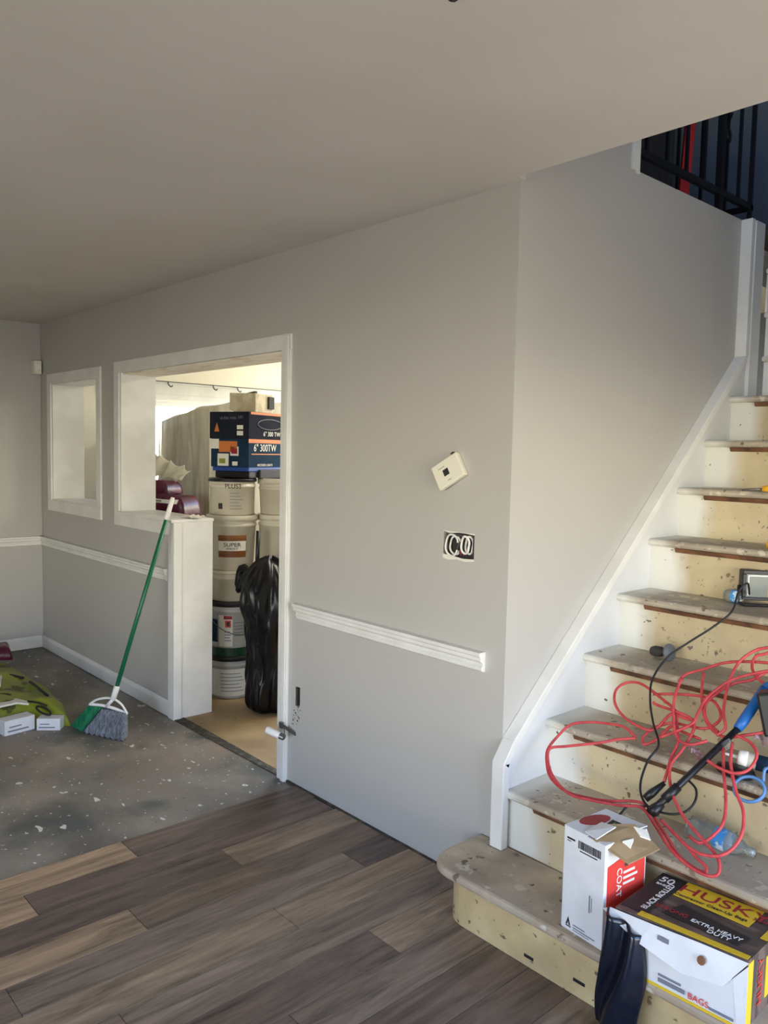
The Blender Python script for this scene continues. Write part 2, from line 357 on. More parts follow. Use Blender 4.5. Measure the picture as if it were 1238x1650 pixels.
for k in range(29):
    xa = X0+k*PW; xb = xa+PW
    segs = lay.get(k, [(-random.uniform(.6, 1.6), random.choice('dmgk')), (0, random.choice('dmgl'))])
    y = segs[0][0]; first = segs[0][1]; cuts = []
    yy = y; codes = [first]
    while yy > -4.45: cuts.append(yy); yy -= 1.22
    cuts = [-4.47]+sorted(cuts)
    spans = [(cuts[i], cuts[i+1]) for i in range(len(cuts)-1)]
    cds = [random.choice('dmgl') for _ in spans[:-1]]+[segs[0][1]]
    for i in range(1, len(segs)):
        spans.append((segs[i-1][0], min(segs[i][0], -.012))); cds.append(segs[i][1])
    if xb > .02:
        yend = -.225
        spans = [(a, min(b, yend)) for a, b in spans if a < yend-.02]; cds = cds[:len(spans)]
    for (ya, yb), cd in zip(spans, cds):
        g = .0007; n0 = len(lam.f); h = .008; b_ = .0012
        xb_ = min(xb, 2.69)
        if xa > 2.65: continue
        lam.add([(xa+g, ya+g, 0.001), (xb_-g, ya+g, 0.001), (xb_-g, yb-g, 0.001), (xa+g, yb-g, 0.001), (xa+g, ya+g, h-b_), (xb_-g, ya+g, h-b_), (xb_-g, yb-g, h-b_), (xa+g, yb-g, h-b_),
                 (xa+g+b_, ya+g+b_, h), (xb_-g-b_, ya+g+b_, h), (xb_-g-b_, yb-g-b_, h), (xa+g+b_, yb-g-b_, h)],
                [(0, 1, 5, 4), (1, 2, 6, 5), (2, 3, 7, 6), (3, 0, 4, 7), (4, 5, 9, 8), (5, 6, 10, 9), (6, 7, 11, 10), (7, 4, 8, 11), (8, 9, 10, 11)])
        j = random.uniform(.95, 1.05); c = lin(TONE[cd]); tones += [(c[0]*j, c[1]*j*.955, c[2]*j*.95, 1)]*(len(lam.f)-n0)
lamo = struct('floor', lam, M_lam, 'grey brown wood plank laminate laid up to the stairs', 'floor')
ca = lamo.data.attributes.new('tone', 'FLOAT_COLOR', 'FACE')
for i, c in enumerate(tones): ca.data[i].color = c
struct('trim_2', MB().prism([(-1.265, -.013, .001), (-.03, -.013, .001), (-.03, -.0005, .001), (-1.265, -.0005, .001)], (0, 0, .009)), M_dust, 'dusty open gap between laminate edge and wall', 'gap')

HOLE = (-.305, -.155, 1.168, 1.262)
OUT = (-1.212, -1.180, .378, .468)
SMALL = (-4.272, -3.448, 1.144, 1.988); WIDE = (-3.098, -2.378, 1.14, 1.998); DOOR = (-2.378, -1.338, 0, 1.998)
wa = holes_wall(-4.62, -.12, 0, H, [SMALL, WIDE, DOOR], .02, WT)
wf = holes_wall(-4.62, 0, 0, UP, [SMALL, WIDE, DOOR, HOLE, OUT], 0, .02)
wa.v += []; o_ = len(wa.v); wa.v += wf.v; wa.f += [tuple(o_+i for i in f) for f in wf.f]
for hx in (HOLE, OUT):   # the recess behind each cut-out
    pass
struct('wall_back', wa, M_wall, 'long grey painted wall with doorway and pass-through openings', 'wall')
struct('wall_left', MB().box(-4.62, LX, -4.5, 0, 0, H), M_wall, 'grey end wall at the far left', 'wall')
struct('wall_stair', MB().box(-.12, 0, .02, 1.70, 0, UP).box(-.12, 0, 0, .705, UP, 5.1), M_wall_s, 'grey stairwell wall rising beside the steps', 'wall')
struct('wall_front', holes_wall(-4.62, 2.82, 0, H, [FRONT_WIN], -4.62, -4.5), M_wall, 'front wall with window behind the viewer', 'wall')
struct('wall_right', holes_wall(-4.5, 1.1, 0, H, [RIGHT_WIN], 2.7, 2.82, 'y'), M_wall, 'right wall with wide window', 'wall')
struct('wall_right', MB().box(1.2, 1.3, 1.0, 2.9, 0, 5.1).box(1.2, 1.3, -.04, 1.0, UP-.02, 5.1), M_upper, 'right side wall of the stairwell', 'wall')
struct('wall_right', MB().box(1.2, 2.82, 1.0, 1.12, 0, H), M_wall, 'wall to the right of the stairs', 'wall')
struct('ceiling', MB().box(-4.62, 2.82, -4.62, -.04, H, UP-.02).box(-4.62, .02, -.04, 0, H, UP-.02).box(1.2, 2.82, -.04, 1.12, H, UP-.02), M_ceil, 'plain warm white ceiling over the living room', 'ceiling')
struct('ceiling', MB().box(-4.62, -.12, 0.0, 3.32, H, UP-.02), M_cream, 'ceiling of the back room', 'ceiling')
struct('floor', MB().box(-3.0, -.12, .0, 2.9, UP-.02, UP).box(-.12, .04, 1.701, 2.9, UP-.02, UP), M_door, 'upper hall floor behind the railing', 'floor')
struct('wall_left', holes_wall(.0, 3.3, 0, H, [SIDE_WIN], -4.62, -4.5, 'y'), M_cream, 'bright cream wall of the back room with window', 'wall')
struct('wall_back', holes_wall(-4.62, -.12, 0, H, [BACK_FILL_WIN], 3.2, 3.32), M_cream, 'far wall of the back room', 'wall')
struct('wall_left', MB().box(-2.0, -1.9, .0, 2.9, UP, 5.1), M_upper, 'blue grey wall across the upper hall', 'wall')
struct('wall_back', MB().box(-2.0, 1.3, 2.9, 3.0, 0, 5.1), M_upper, 'blue grey end wall of the stairwell and hall', 'wall')
struct('wall_front', MB().box(-1.9, -.12, .6, .7, UP, 5.1), M_upper, 'upper hall wall at the head of the railing', 'wall')
struct('wall_front', holes_wall(0, 1.2, UP-.02, 5.1, [UPPER_FILL_WIN], -.14, -.04), M_upper, 'upper wall over the foot of the stairs with a small window added to light the hall', 'wall')
struct('ceiling', MB().box(-2.0, 1.3, -.14, 3.0, 5.1, 5.2), M_upper, 'upper hall ceiling', 'ceiling')
struct('door_1', MB().box(-.54, -.5, 1.30, 1.87, UP, UP+2.0), M_door, 'dark door leaf standing open in the upper hall', 'door', bevel=.004)

# white sleeves and casings of the openings
def casing(name, h, w, label, sides='lrtb', cat='door casing', dep=.014):
    x0, x1, z0, z1 = h; mb = MB()
    if 't' in sides: mb.box(x0-w, x1+w, -dep, 0, z1, z1+w)
    if 'b' in sides: mb.box(x0-w, x1 if 'r' not in sides else x1+w, -dep, 0, z0-w-.01, z0)
    if 'l' in sides: mb.box(x0-w, x0, -dep, 0, z0 if 'b' in sides else 0, z1)
    if 'r' in sides: mb.box(x1, x1+w, -dep, 0, z0 if 'b' in sides else 0, z1)
    return struct(name, mb, M_trim, label, cat, bevel=.003)
casing('trim_3', SMALL, .07, 'white frame round the small pass-through at the left', cat='window casing')
x0, x1, z0, z1 = SMALL
struct('trim_4', MB().box(x0, x0+.006, 0, WT+.0, z0, z1).box(x1-.006, x1, 0, WT, z0, z1).box(x0+.006, x1-.006, 0, WT, z0, z0+.006).box(x0+.006, x1-.006, 0, WT, z1-.006, z1), M_trim, 'white boarded lining of the small pass-through', 'window lining')
mb = MB().box(-3.168, -1.268, -.014, 0, 1.998, 2.068).box(-3.168, -3.098, -.014, 0, 1.052, 1.998).box(-3.098, -2.392, -.014, 0, 1.052, 1.125)
struct('trim_5', mb, M_trim, 'white casing round the wide pass-through and over the doorway', 'door casing', bevel=.003)
mb = MB().box(-1.338, -1.268, -.016, 0, 0, 1.998).box(-1.300, -1.272, -.024, -.016, 0, 2.06)
struct('trim_6', mb, M_trim, 'tall white door casing on the right of the doorway', 'door casing', bevel=.003)
struct('trim_7', MB().box(-1.346, -1.338, 0, WT, 0, 1.998).box(-3.098, -3.09, 0, WT, 1.14, 1.998), M_trim, 'white jamb lining of the doorway', 'door jamb')
struct('trim_8', MB().box(-3.09, -1.346, .014, WT, 1.990, 1.998), M_dirtwhite, 'patchy unpainted underside of the doorway header', 'header')
mb = MB().box(-3.09, -2.37, -.03, WT+.01, 1.125, 1.142)
struct('trim_9', mb, M_trim, 'white sill board on top of the half wall', 'window sill', bevel=.004)
mb = MB().box(-2.378, -2.366, .0, WT, 0, 1.125).box(-2.43, -2.362, -.018, .0, 0, 1.125).box(-2.362, -2.358, -.018, .03, 0, 1.125)
struct('trim_10', mb, M_trim, 'white boxed end post of the half wall', 'post', bevel=.003)
# chair rail profile
def rail_profile(x0, x1, zt=.857, dep=.03, hgt=.07):
    prof = [(0, 0), (.012, 0), (.02, .006), (.02, .018), (.012, .024), (.016, .032), (.026, .040), (.026, .052), (.032, .058), (.032, .07), (0, .07)]
    mb = MB(); k = hgt/.07
    return mb.prism([(x0, -p_, zt-hgt+q*k) for p_, q in prof], (x1-x0, 0, 0))
struct('trim_11', rail_profile(LX, -2.455), M_trim, 'white chair rail left of the doorway', 'chair rail')
mb = MB().prism([(LX+p_, -4.4, .787+q) for p_, q in [(0, 0), (.012, 0), (.02, .006), (.02, .018), (.012, .024), (.016, .032), (.026, .040), (.026, .052), (.032, .058), (.032, .07), (0, .07)]], (0, 4.4, 0))
struct('trim_12', mb, M_trim, 'white chair rail on the far left end wall', 'chair rail')
mb = MB(); prof = [(0, 0), (.012, 0), (.02, .006), (.02, .018), (.012, .024), (.016, .032), (.026, .040), (.026, .052), (.032, .058), (.032, .07), (0, .07)]
a_ = [(-1.182, -p_, .785+q) for p_, q in prof]; n = len(a_)
left = [(-1.180-(.028 if q > .03 else q*.9), -p_, .785+q) for p_, q in prof]
mb.add(left+[(-.088, y_, z_) for _, y_, z_ in a_], [tuple(range(n))[::-1], tuple(range(n, 2*n))]+[(i, (i+1) % n, n+(i+1) % n, n+i) for i in range(n)])
struct('trim_13', mb, M_trim, 'short loose length of white chair rail with cut ends on the grey wall', 'chair rail')
bprof = [(0, 0.004), (.014, 0.004), (.014, .07), (.010, .082), (.005, .092), (0, .092)]
struct('baseboard_back', MB().prism([(LX+.0, -p_, q) for p_, q in bprof], (-2.432-LX, 0, 0)), M_trim, 'white baseboard under the long grey wall', 'baseboard')
struct('baseboard_left', MB().prism([(LX+p_, -4.4, q) for p_, q in bprof], (0, 4.386, 0)), M_trim, 'white baseboard along the left end wall', 'baseboard')
# back room window: valance, blind head rail, frame, glass
wy0, wy1, wz0, wz1 = SIDE_WIN
mb = MB().box(-4.56, -4.545, wy0, wy1, wz0, wz0+.05).box(-4.56, -4.545, wy0, wy1, wz1-.04, wz1).box(-4.56, -4.545, wy0, wy0+.04, wz0+.05, wz1-.04).box(-4.56, -4.545, wy1-.04, wy1, wz0+.05, wz1-.04).box(-4.56, -4.545, 1.66, 1.70, wz0+.05, wz1-.04)
struct('window_1', mb, M_trim, 'white framed bright window in the back room', 'window')
mb = MB().box(-4.5, -4.47, .45, 2.9, 1.94, 2.08).box(-4.47, -4.45, .45, 2.9, 2.068, 2.085).box(-4.47, -4.455, .45, 2.9, 1.985, 1.995)
struct('trim_14', mb, M_trim, 'white valance board above the back room window', 'valance', bevel=.002)
rl = thing('curtain_track', (-4.44, 1.6, 2.06), 'thin grey curtain track with small hooks across the valance', 'curtain track')
obj('track', MB().box(-4.449, -4.44, .5, 2.85, 2.082, 2.089), M_grey, rl)
for yy in (1.0, 1.42, 1.66, 2.15): obj('hook', MB().tube([(-4.44, yy, 2.085), (-4.43, yy, 2.06), (-4.425, yy+.02, 2.045), (-4.432, yy+.035, 2.055)], .006, 6, 3), M_grey, rl, smooth=True)
# frames of the windows that light the living room
a, b, c0, d = FRONT_WIN
struct('window_2', MB().box(a, b, -4.58, -4.54, c0, c0+.05).box(a, b, -4.58, -4.54, d-.05, d).box(a, a+.05, -4.58, -4.54, c0+.05, d-.05).box(b-.05, b, -4.58, -4.54, c0+.05, d-.05), M_trim, 'window frame behind the viewer', 'window')
a, b, c0, d = RIGHT_WIN
struct('window_3', MB().box(2.74, 2.78, a, b, c0, c0+.05).box(2.74, 2.78, a, b, d-.05, d).box(2.74, 2.78, a, a+.05, c0+.05, d-.05).box(2.74, 2.78, b-.05, b, c0+.05, d-.05), M_trim, 'wide window frame at the right', 'window')
# stair skirt: panel + capping along the stairwell wall
sk = [(-.048, R+.002), (-.048, .505), (.005, .575), (1.60, 2.015), (1.60, UP-.005), (1.69, UP-.005), (1.69, 1.83), (1.5, 1.62), (.25, .4), (.0, R+.002)]
struct('trim_15', MB().prism([(0.0, y_, z_) for y_, z_ in sk], (.04, 0, 0)), M_trim2, 'white painted skirt board climbing beside the steps', 'stair skirt')
def capstrip(pts, wd, x0, x1):
    mb = MB()
    for (ya, za), (yb, zb) in zip(pts[:-1], pts[1:]):
        d_ = Vector((0, yb-ya, zb-za)).normalized(); nrm = Vector((0, d_.z, -d_.y))*wd
        A = Vector((x0, ya, za)); B = Vector((x0, yb, zb)); mb.prism([A, B, B+nrm, A+nrm], (x1-x0, 0, 0))
    return mb
struct('trim_16', capstrip([(-.052, R+.002), (-.052, .505), (.002, .577), (1.598, 2.02), (1.598, UP)], .032, 0, .052), M_trim, 'white moulding edge running up the stair skirt', 'stair moulding', bevel=.003)
struct('trim_17', MB().box(-.13, .004, .690, .712, UP-.01, 5.1).box(.0, .006, .655, .69, UP-.0, 5.1), M_trim, 'white corner strip at the end of the wall below the railing', 'corner trim')

struct('trim_18', MB().box(.0, .057, 1.632, 1.722, 9*R-.03, UP-.006), M_trim2, 'white end board where the steps turn at the wall end', 'stair skirt')
# ------------------------------------------------------------------ stairs
SW = 1.17
st = thing('staircase', (0, 0, 0), 'worn wooden staircase with yellowed risers and bare treads beside the skirt board', 'staircase')
def nose_prof(yf, yb, z, th=.028, n=5):
    pts = [(yb, z-th), (yb, z)]
    for i in range(n+1):
        a = PI/2*i/n*2
        pts.append((yf+th/2-th/2*math.sin(a), z-th/2+th/2*math.cos(a)))
    return pts
for i in range(2, 10):
    yn = Y0+(i-2)*T; z = i*R
    tr = obj('tread', MB().prism([(XS-.01, y_, z_) for y_, z_ in nose_prof(yn, yn+T+.03, z)], (SW-XS, 0, 0)), M_tread, st)
    ri = obj('riser', MB().box(.04, SW, yn+.028, yn+.045, z-R+.0005, z-.028), M_riser, st)
    obj('moulding', MB().prism([(.15, yn+.012, z-.029), (.15, yn+.0275, z-.029), (.15, yn+.0275, z-.047), (.15, yn+.02, z-.045)], (SW-.16, 0, 0)), M_mould, ri)
# bottom step with its rounded left end
def step_outline(inset):
    k = inset
    P = [(-.085+k, -.001), (-.085+k, -.06)]
    for j in range(9):
        a = PI+PI/2*j/8; rr = .1-k*.3
        P.append((-.085+k+rr+rr*math.cos(a)*1.0, -.282+k*1.15+rr+rr*math.sin(a)))
    P += [(SW, -.282+k*1.15), (SW, -.001)]
    return P
yn = -.282
obj('tread', MB().prism([(x_, y_, R-.03) for x_, y_ in step_outline(0)], (0, 0, .03)), M_tread1, st, bevel=.010)
obj('tread', MB().box(.04, SW, -.001, .03, R-.03, R-.0005), M_tread1, st)
b1 = obj('riser', MB().prism([(x_, y_, .009) for x_, y_ in step_outline(.042)], (0, 0, R-.0395)), M_riser1, st)
# slots and scuffs cut in the face
obj('staple_hole', MB().box(.30, .335, -.2345, -.2332, .035, .045), M_ink, b1); obj('staple_hole', MB().box(.475, .515, -.2345, -.2332, .05, .06), M_ink, b1)
# winders turning left round the wall end
PVX, PVY = .068, 1.725
def wedge(a0, a1, z, th, name, m):
    def hit(a):
        dx, dy = math.cos(a), math.sin(a); t = 9
        if dx > 1e-6: t = min(t, (SW-PVX)/dx)
        if dy > 1e-6: t = min(t, (2.88-PVY)/dy)
        return (PVX+dx*t, PVY+dy*t)
    P = [(PVX, PVY), hit(a0)]
    if a0 < math.atan2(2.88-PVY, SW-PVX) < a1: P.append((SW, 2.88))
    P.append(hit(a1))
    obj(name, MB().prism([(x_, y_, z-th) for x_, y_ in P], (0, 0, th)), m, st, bevel=.008 if th < .05 else 0)
for n_, (a0, a1) in enumerate([(0, .62), (.42, 1.12), (.92, 1.57)]):
    z = (10+n_)*R
    wedge(a0, a1, z, .03, 'tread', M_tread)
    d_ = Vector((math.cos(a0+.03), math.sin(a0+.03), 0)); q = Vector((-d_.y, d_.x, 0))*.015
    A = Vector((PVX+.01, PVY+.012, z-R)); B = A+d_*1.05
    obj('riser', MB().prism([A, B, B+q, A+q], (0, 0, R-.03)), M_trim2, st)
obj('tread', MB().box(.04, SW, 1.665, 2.88, 9*R-.03, 9*R-.001), M_tread, st)

# ------------------------------------------------------------------ upper railing
rg = thing('railing', (0, 1.2, UP), 'black iron balustrade at the edge of the upper hall', 'railing')
RY0, RY1 = .72, 1.70
obj('bottom_rail', MB().box(-.022, -.0, RY0, RY1+.01, UP+.065, UP+.092), M_black, rg)
obj('bottom_rail', MB().box(-.95, -.0, RY1-.012, RY1+.012, UP+.065, UP+.088), M_black, rg)
obj('top_rail', MB().box(-.03, .008, RY0, RY1+.02, UP+.90, UP+.935), M_black, rg, bevel=.004)
obj('top_rail', MB().box(-.95, -.03, RY1-.018, RY1+.018, UP+.90, UP+.935), M_black, rg, bevel=.004)
for yb in (.778, .935, 1.094, 1.245, 1.573):
    obj('baluster', MB().box(-.018, -.005, yb-.0065, yb+.0065, UP+.09, UP+.905), M_black, rg)
for yb in (1.4, 1.70):
    obj('post', MB().box(-.028 if yb < 1.5 else -.02, -.002, yb-(.016 if yb < 1.5 else .008), yb+(.016 if yb < 1.5 else .008), UP, UP+.905), M_black, rg)
for k in range(7): obj('baluster', MB().box(-.14-k*.125, -.127-k*.125, RY1-.0065, RY1+.0065, UP+.085, UP+.905), M_black, rg)
sc_pts = [(-.010, 1.425+.02*math.cos(a)*(1-a/14)+.025, UP+.34+.028*math.sin(a)*(1-a/14)) for a in [k*.5 for k in range(-2, 13)]]
obj('scroll', MB().tube([(-.01, 1.475, UP+.44), (-.01, 1.45, UP+.40), (-.01, 1.43, UP+.365)]+sc_pts, .005, 6, 3), M_black, rg, smooth=True)
tag(obj('red_board', MB().prism([(-.20, 1.38, UP), (-.17, 1.41, UP), (-.165, 1.505, UP+1.0), (-.195, 1.475, UP+1.0)], (-.015, .012, 0)), M_redboard), 'narrow red board standing upright behind the black railing', 'board')
tag(obj('ceiling_hook', MB().lathe([(0, -.004), (.010, -.004), (.012, 0)], (.572, -.934, H), 14).tube([(.572, -.934, H-.003), (.572, -.934, H-.006), (.575, -.932, H-.008)], .0025, 6, 3), M_dark, smooth=True), 'tiny dark hook screwed into the ceiling at the top edge', 'hook')

# ------------------------------------------------------------------ fittings on the long wall
# thermostat, hanging tilted
tm = thing('thermostat', (-.268, -.002, 1.481), 'off-white thermostat hanging crooked on the grey wall', 'thermostat')
mt = Matrix.Translation((-.268, -.012, 1.481)) @ Matrix.Rotation(math.radians(-31), 4, 'Y') @ Matrix.Rotation(math.radians(8), 4, 'Z')
obj('housing', MB().box(-.062, .062, -.020, .004, -.046, .046, mt), M_offw, tm, bevel=.004)
obj('base_plate', MB().box(-.056, .060, .004, .012, -.040, .050, mt), M_offw, tm, bevel=.002)
obj('display', MB().box(-.018, .006, -.0212, -.020, -.012, .012, mt), M_ink, tm)
obj('lever', MB().box(.034, .046, -.010, .0, .046, .056, mt), M_dark, tm)
obj('vent_line', MB().box(-.034, -.004, -.0206, -.0199, .022, .024, mt), M_grey, tm); obj('vent_line', MB().box(-.01, .004, -.0206, -.0199, -.032, -.030, mt), M_grey, tm)
# torn cut-out with cables
hx0, hx1, hz0, hz1 = HOLE
co = thing('wall_cavity_box', ((hx0+hx1)/2, .0, hz0), 'ragged rectangular cut-out in the wall with metal box inside', 'wall box')
mb = MB().box(hx0-.002, hx1+.002, .019, .0195, hz0-.002, hz1+.002)
obj('back_plate', mb, M_dark, co)
obj('side_plate', MB().box(hx1-.006, hx1-.0005, -.0015, .019, hz0, hz1), M_dark, co)
tp = [(hx0, hz0-.003), (hx0+.03, hz0-.008), (hx0+.07, hz0-.002), (hx0+.11, hz0-.007), (hx1, hz0-.002), (hx1, hz0+.006), (hx0+.1, hz0+.003), (hx0+.05, hz0+.008), (hx0, hz0+.012)]
obj('torn_edge', MB().prism([(x_, -.003, z_) for x_, z_ in tp], (0, .003, 0)), M_paper, co)
obj('torn_edge', MB().prism([(x_, -.002, z_) for x_, z_ in [(hx0-.003, hz1+.003), (hx0+.03, hz1-.004), (hx0+.09, hz1+.002), (hx1, hz1-.003), (hx1, hz1+.002)]], (0, .002, 0)), M_paper, co)
obj('bracket_strip', MB().box(hx0+.01, hx1-.01, .006, .01, hz1-.014, hz1-.006).box(hx0+.012, hx0+.018, .004, .008, hz0+.01, hz1-.014), M_steel, co)
def ring(cx, cz, rx, rz, y, r, a0=0, a1=2*PI, n=20):
    return [(cx+rx*math.cos(a0+(a1-a0)*k/n), y+.002*math.sin(k*.9), cz+rz*math.sin(a0+(a1-a0)*k/n)) for k in range(n+1)]
cb = thing('cable_coil', (-.26, .0, 1.18), 'white cable coiled inside the left of the wall cut-out', 'cable')
obj('loop', MB().tube(ring(-.265, 1.214, .031, .039, .002, 0, .3, 5.9), .0038, 8, 2), M_white, cb, smooth=True)
obj('loop', MB().tube(ring(-.252, 1.214, .027, .033, .008, 0, .5, 5.8), .0038, 8, 2), M_white, cb, smooth=True)
cb = thing('cable_coil', (-.2, .0, 1.18), 'white cable looped inside the right of the wall cut-out', 'cable')
obj('loop', MB().tube(ring(-.198, 1.221, .019, .031, .0, 0, 0, 6.28), .0042, 8, 2), M_white, cb, smooth=True)
obj('loop', MB().tube(ring(-.184, 1.221, .018, .031, .007, 0, 0, 6.28), .0042, 8, 2), M_white, cb, smooth=True)
tag(obj('wire', MB().tube([(-.236, .012, 1.19), (-.226, .002, 1.20), (-.222, -.001, 1.188), (-.214, .003, 1.198), (-.21, .006, 1.183), (-.205, .01, 1.2)], .0024, 6, 4), M_redlab, smooth=True), 'thin red wires between the cable coils in the cut-out', 'wire')
tag(obj('wire', MB().tube([(-.248, .012, 1.18), (-.238, .006, 1.21), (-.225, .010, 1.235), (-.218, .014, 1.205), (-.23, .012, 1.18)], .0028, 6, 4), M_grey, smooth=True), 'grey twisted wire in the middle of the wall cut-out', 'wire')
# small box low by the casing, chipped plaster, hanging receptacle
ox0, ox1, oz0, oz1 = OUT
sb = thing('outlet_box', (-1.196, 0, oz0), 'small metal outlet box sunk low in the wall beside the door casing', 'outlet box')
obj('back_plate', MB().box(ox0-.002, ox1+.002, .019, .0195, oz0-.002, oz1+.002), M_dark, sb)
obj('box_side', MB().box(ox0, ox0+.011, -.001, .018, oz0, oz1-.003), M_steel, sb)
chip = MB(); random.seed(5)
for k in range(16):
    cx = -1.196+random.uniform(-.028, .022)-.0012*k; cz = .372-.0058*k+random.uniform(-.005, .005); rr = random.uniform(.002, .0055)
    chip.prism([(cx+rr*math.cos(j*1.05+k)*random.uniform(.6, 1.2), -.0008, cz+rr*math.sin(j*1.05+k)*random.uniform(.6, 1.2)) for j in range(6)], (0, .0008, 0))
tag(obj('wall_chips', chip, M_dark), 'chipped plaster marks below the small outlet box', 'wall damage', kind='stuff')
rc = thing('receptacle', (-1.3, -.05, .24), 'white plug socket dangling from a steel strap by the door casing', 'socket')
obj('strap', MB().prism([(-1.290, -.036, .290), (-1.208, -.001, .252), (-1.208, -.001, .236), (-1.290, -.036, .272)], (.001, -.003, 0)), M_steel, rc)
obj('screw_tab', MB().box(-1.285, -1.262, -.040, -.030, .262, .290), M_steel, rc)
q0, q1 = Vector((-1.300, -.100, .262)), Vector((-1.218, -.055, .236)); qd = (q1-q0)
obj('body', MB().tube([q0, q0+qd*.03, q0+qd*.70, q0+qd*.74], [.015, .0165, .0165, .014], 18), M_white, rc, smooth=True)
obj('collar', MB().tube([q0+qd*.72, q0+qd*.97, q0+qd*1.0], [.0145, .0145, .010], 14), M_steel, rc)
obj('blade_slot', MB().tube([q0-qd*.015+Vector((0, 0, .007)), q0+qd*.03+Vector((0, 0, .007))], .003, 6), M_ink, rc)
obj('wire_stub', MB().tube([q0+qd*.95, Vector((-1.235, -.045, .262)), Vector((-1.262, -.036, .276))], .0025, 6, 3), M_steel, rc, smooth=True)
# alarm sensor in the corner
sn = thing('motion_sensor', (-4.49, -.045, 2.07), 'small cream motion sensor high in the left corner', 'sensor')
obj('housing', MB().prism([(-4.502, -.068, 2.165), (-4.455, -.062, 2.165), (-4.445, -.012, 2.165), (-4.502, -.005, 2.165)], (0, .0, -.10)), M_offw, sn, bevel=.004)
obj('lens', MB().prism([(-4.452, -.056, 2.14), (-4.443, -.018, 2.14), (-4.452, -.018, 2.08), (-4.456, -.052, 2.08)], (.003, -.001, 0)), M_white, sn)

# ------------------------------------------------------------------ broom
br = thing('broom', (-2.36, -.42, 0), 'green-handled angle broom leaning on the half wall', 'broom')
hb = Vector((-2.368, -.352, .240)); ht = Vector((-2.350, -.030, 1.270)); dv = (ht-hb).normalized()
obj('handle', MB().tube([hb, hb+(ht-hb)*.885], .0115, 14), M_green, br, smooth=True)
obj('hanger_grip', MB().tube([hb+(ht-hb)*.88, hb+(ht-hb)*.9, hb+(ht-hb)*.98, ht], [.0135, .014, .013, .010], 14), M_white, br, smooth=True)
obj('socket', MB().tube([hb-dv*.055, hb-dv*.0, hb+dv*.02], [.015, .016, .0155], 14), M_white, br, smooth=True)
# head: a triangular bridge and two blocks of bristles, in the plane across the view
hx = Vector((.62, .72, -.38)).normalized()                   # along the head, falls to the right
A = Vector((-2.500, -.445, .145)); B = Vector((-2.315, -.312, .112))   # lower corners of the bridge
top = hb-dv*.05
nrm = (B-A).cross(top-A).normalized()
obj('bridge', MB().tube([A, A+(top-A)*.30+Vector((0, 0, .016)), A+(top-A)*.72+Vector((0, 0, .014)), top], [.006, .0065, .008], 8, 4)
    .tube([B, B+(top-B)*.35+Vector((0, 0, .018)), B+(top-B)*.75+Vector((0, 0, .012)), top], [.006, .0065, .008], 8, 4)
    .tube([A, A+(B-A)*.33+Vector((0, 0, .012)), A+(B-A)*.66+Vector((0, 0, .012)), B], .0085, 8, 4)
    .tube([top, A+(B-A)*.45+Vector((0, 0, .012))], .010, 8), M_white, br, smooth=True)
def bristles(t0, t1, C0, C1, m, nm):
    P0, P1 = A+(B-A)*t0, A+(B-A)*t1; mb = MB(); th = nrm*.022; nn = int(40*(t1-t0))+4
    def fn(u, v, side):
        a = P0.lerp(P1, u)+Vector((0, 0, .010*math.sin(PI*u*(t1-t0)))); b = C0.lerp(C1, u)+Vector((0, 0, .006*math.sin(u*47)+.004))
        q = a.lerp(b, v); return q+th*side*(.55+.6*v)
    mb.grid(lambda u, v: fn(u, v, 1), nn, 6); mb.grid(lambda u, v: fn(u, v, -1), nn, 6)
    for u in (0, 1): mb.grid(lambda s_, v, u=u: fn(u, v, s_*2-1), 2, 6)
    mb.grid(lambda u, s_: fn(u, 1, s_*2-1), nn, 2)
    for k in range(int(60*(t1-t0))):     # loose filaments on the face
        u = random.random(); sd = random.choice((-1, 1)); q0 = fn(u, .02, sd); q1 = fn(min(1, max(0, u+random.uniform(-.03, .03))), 1.0, sd*1.05)
        mb.tube([q0, q0.lerp(q1, .5)+nrm*sd*.002, q1], .0014, 4)
    obj(nm, mb, m, br)
D0, D1, D2 = Vector((-2.630, -.480, .008)), Vector((-2.505, -.470, .003)), Vector((-2.245, -.355, .003))
bristles(.02, .36, D0, D1, M_brg, 'green_bristles')
bristles(.37, .98, D1+Vector((.004, .004, 0)), D2, M_brgrey, 'grey_bristles')

tag(obj('paper_scrap', MB().grid(lambda u, v: (-2.50+.13*u+.02*v, .10+.07*v, 1.145+.010*abs(math.sin(u*7+v*5))+.006*v), 14, 6), M_paper, smooth=True, solid=.002), 'crumpled white paper scrap on the half wall sill by the broom tip', 'paper')
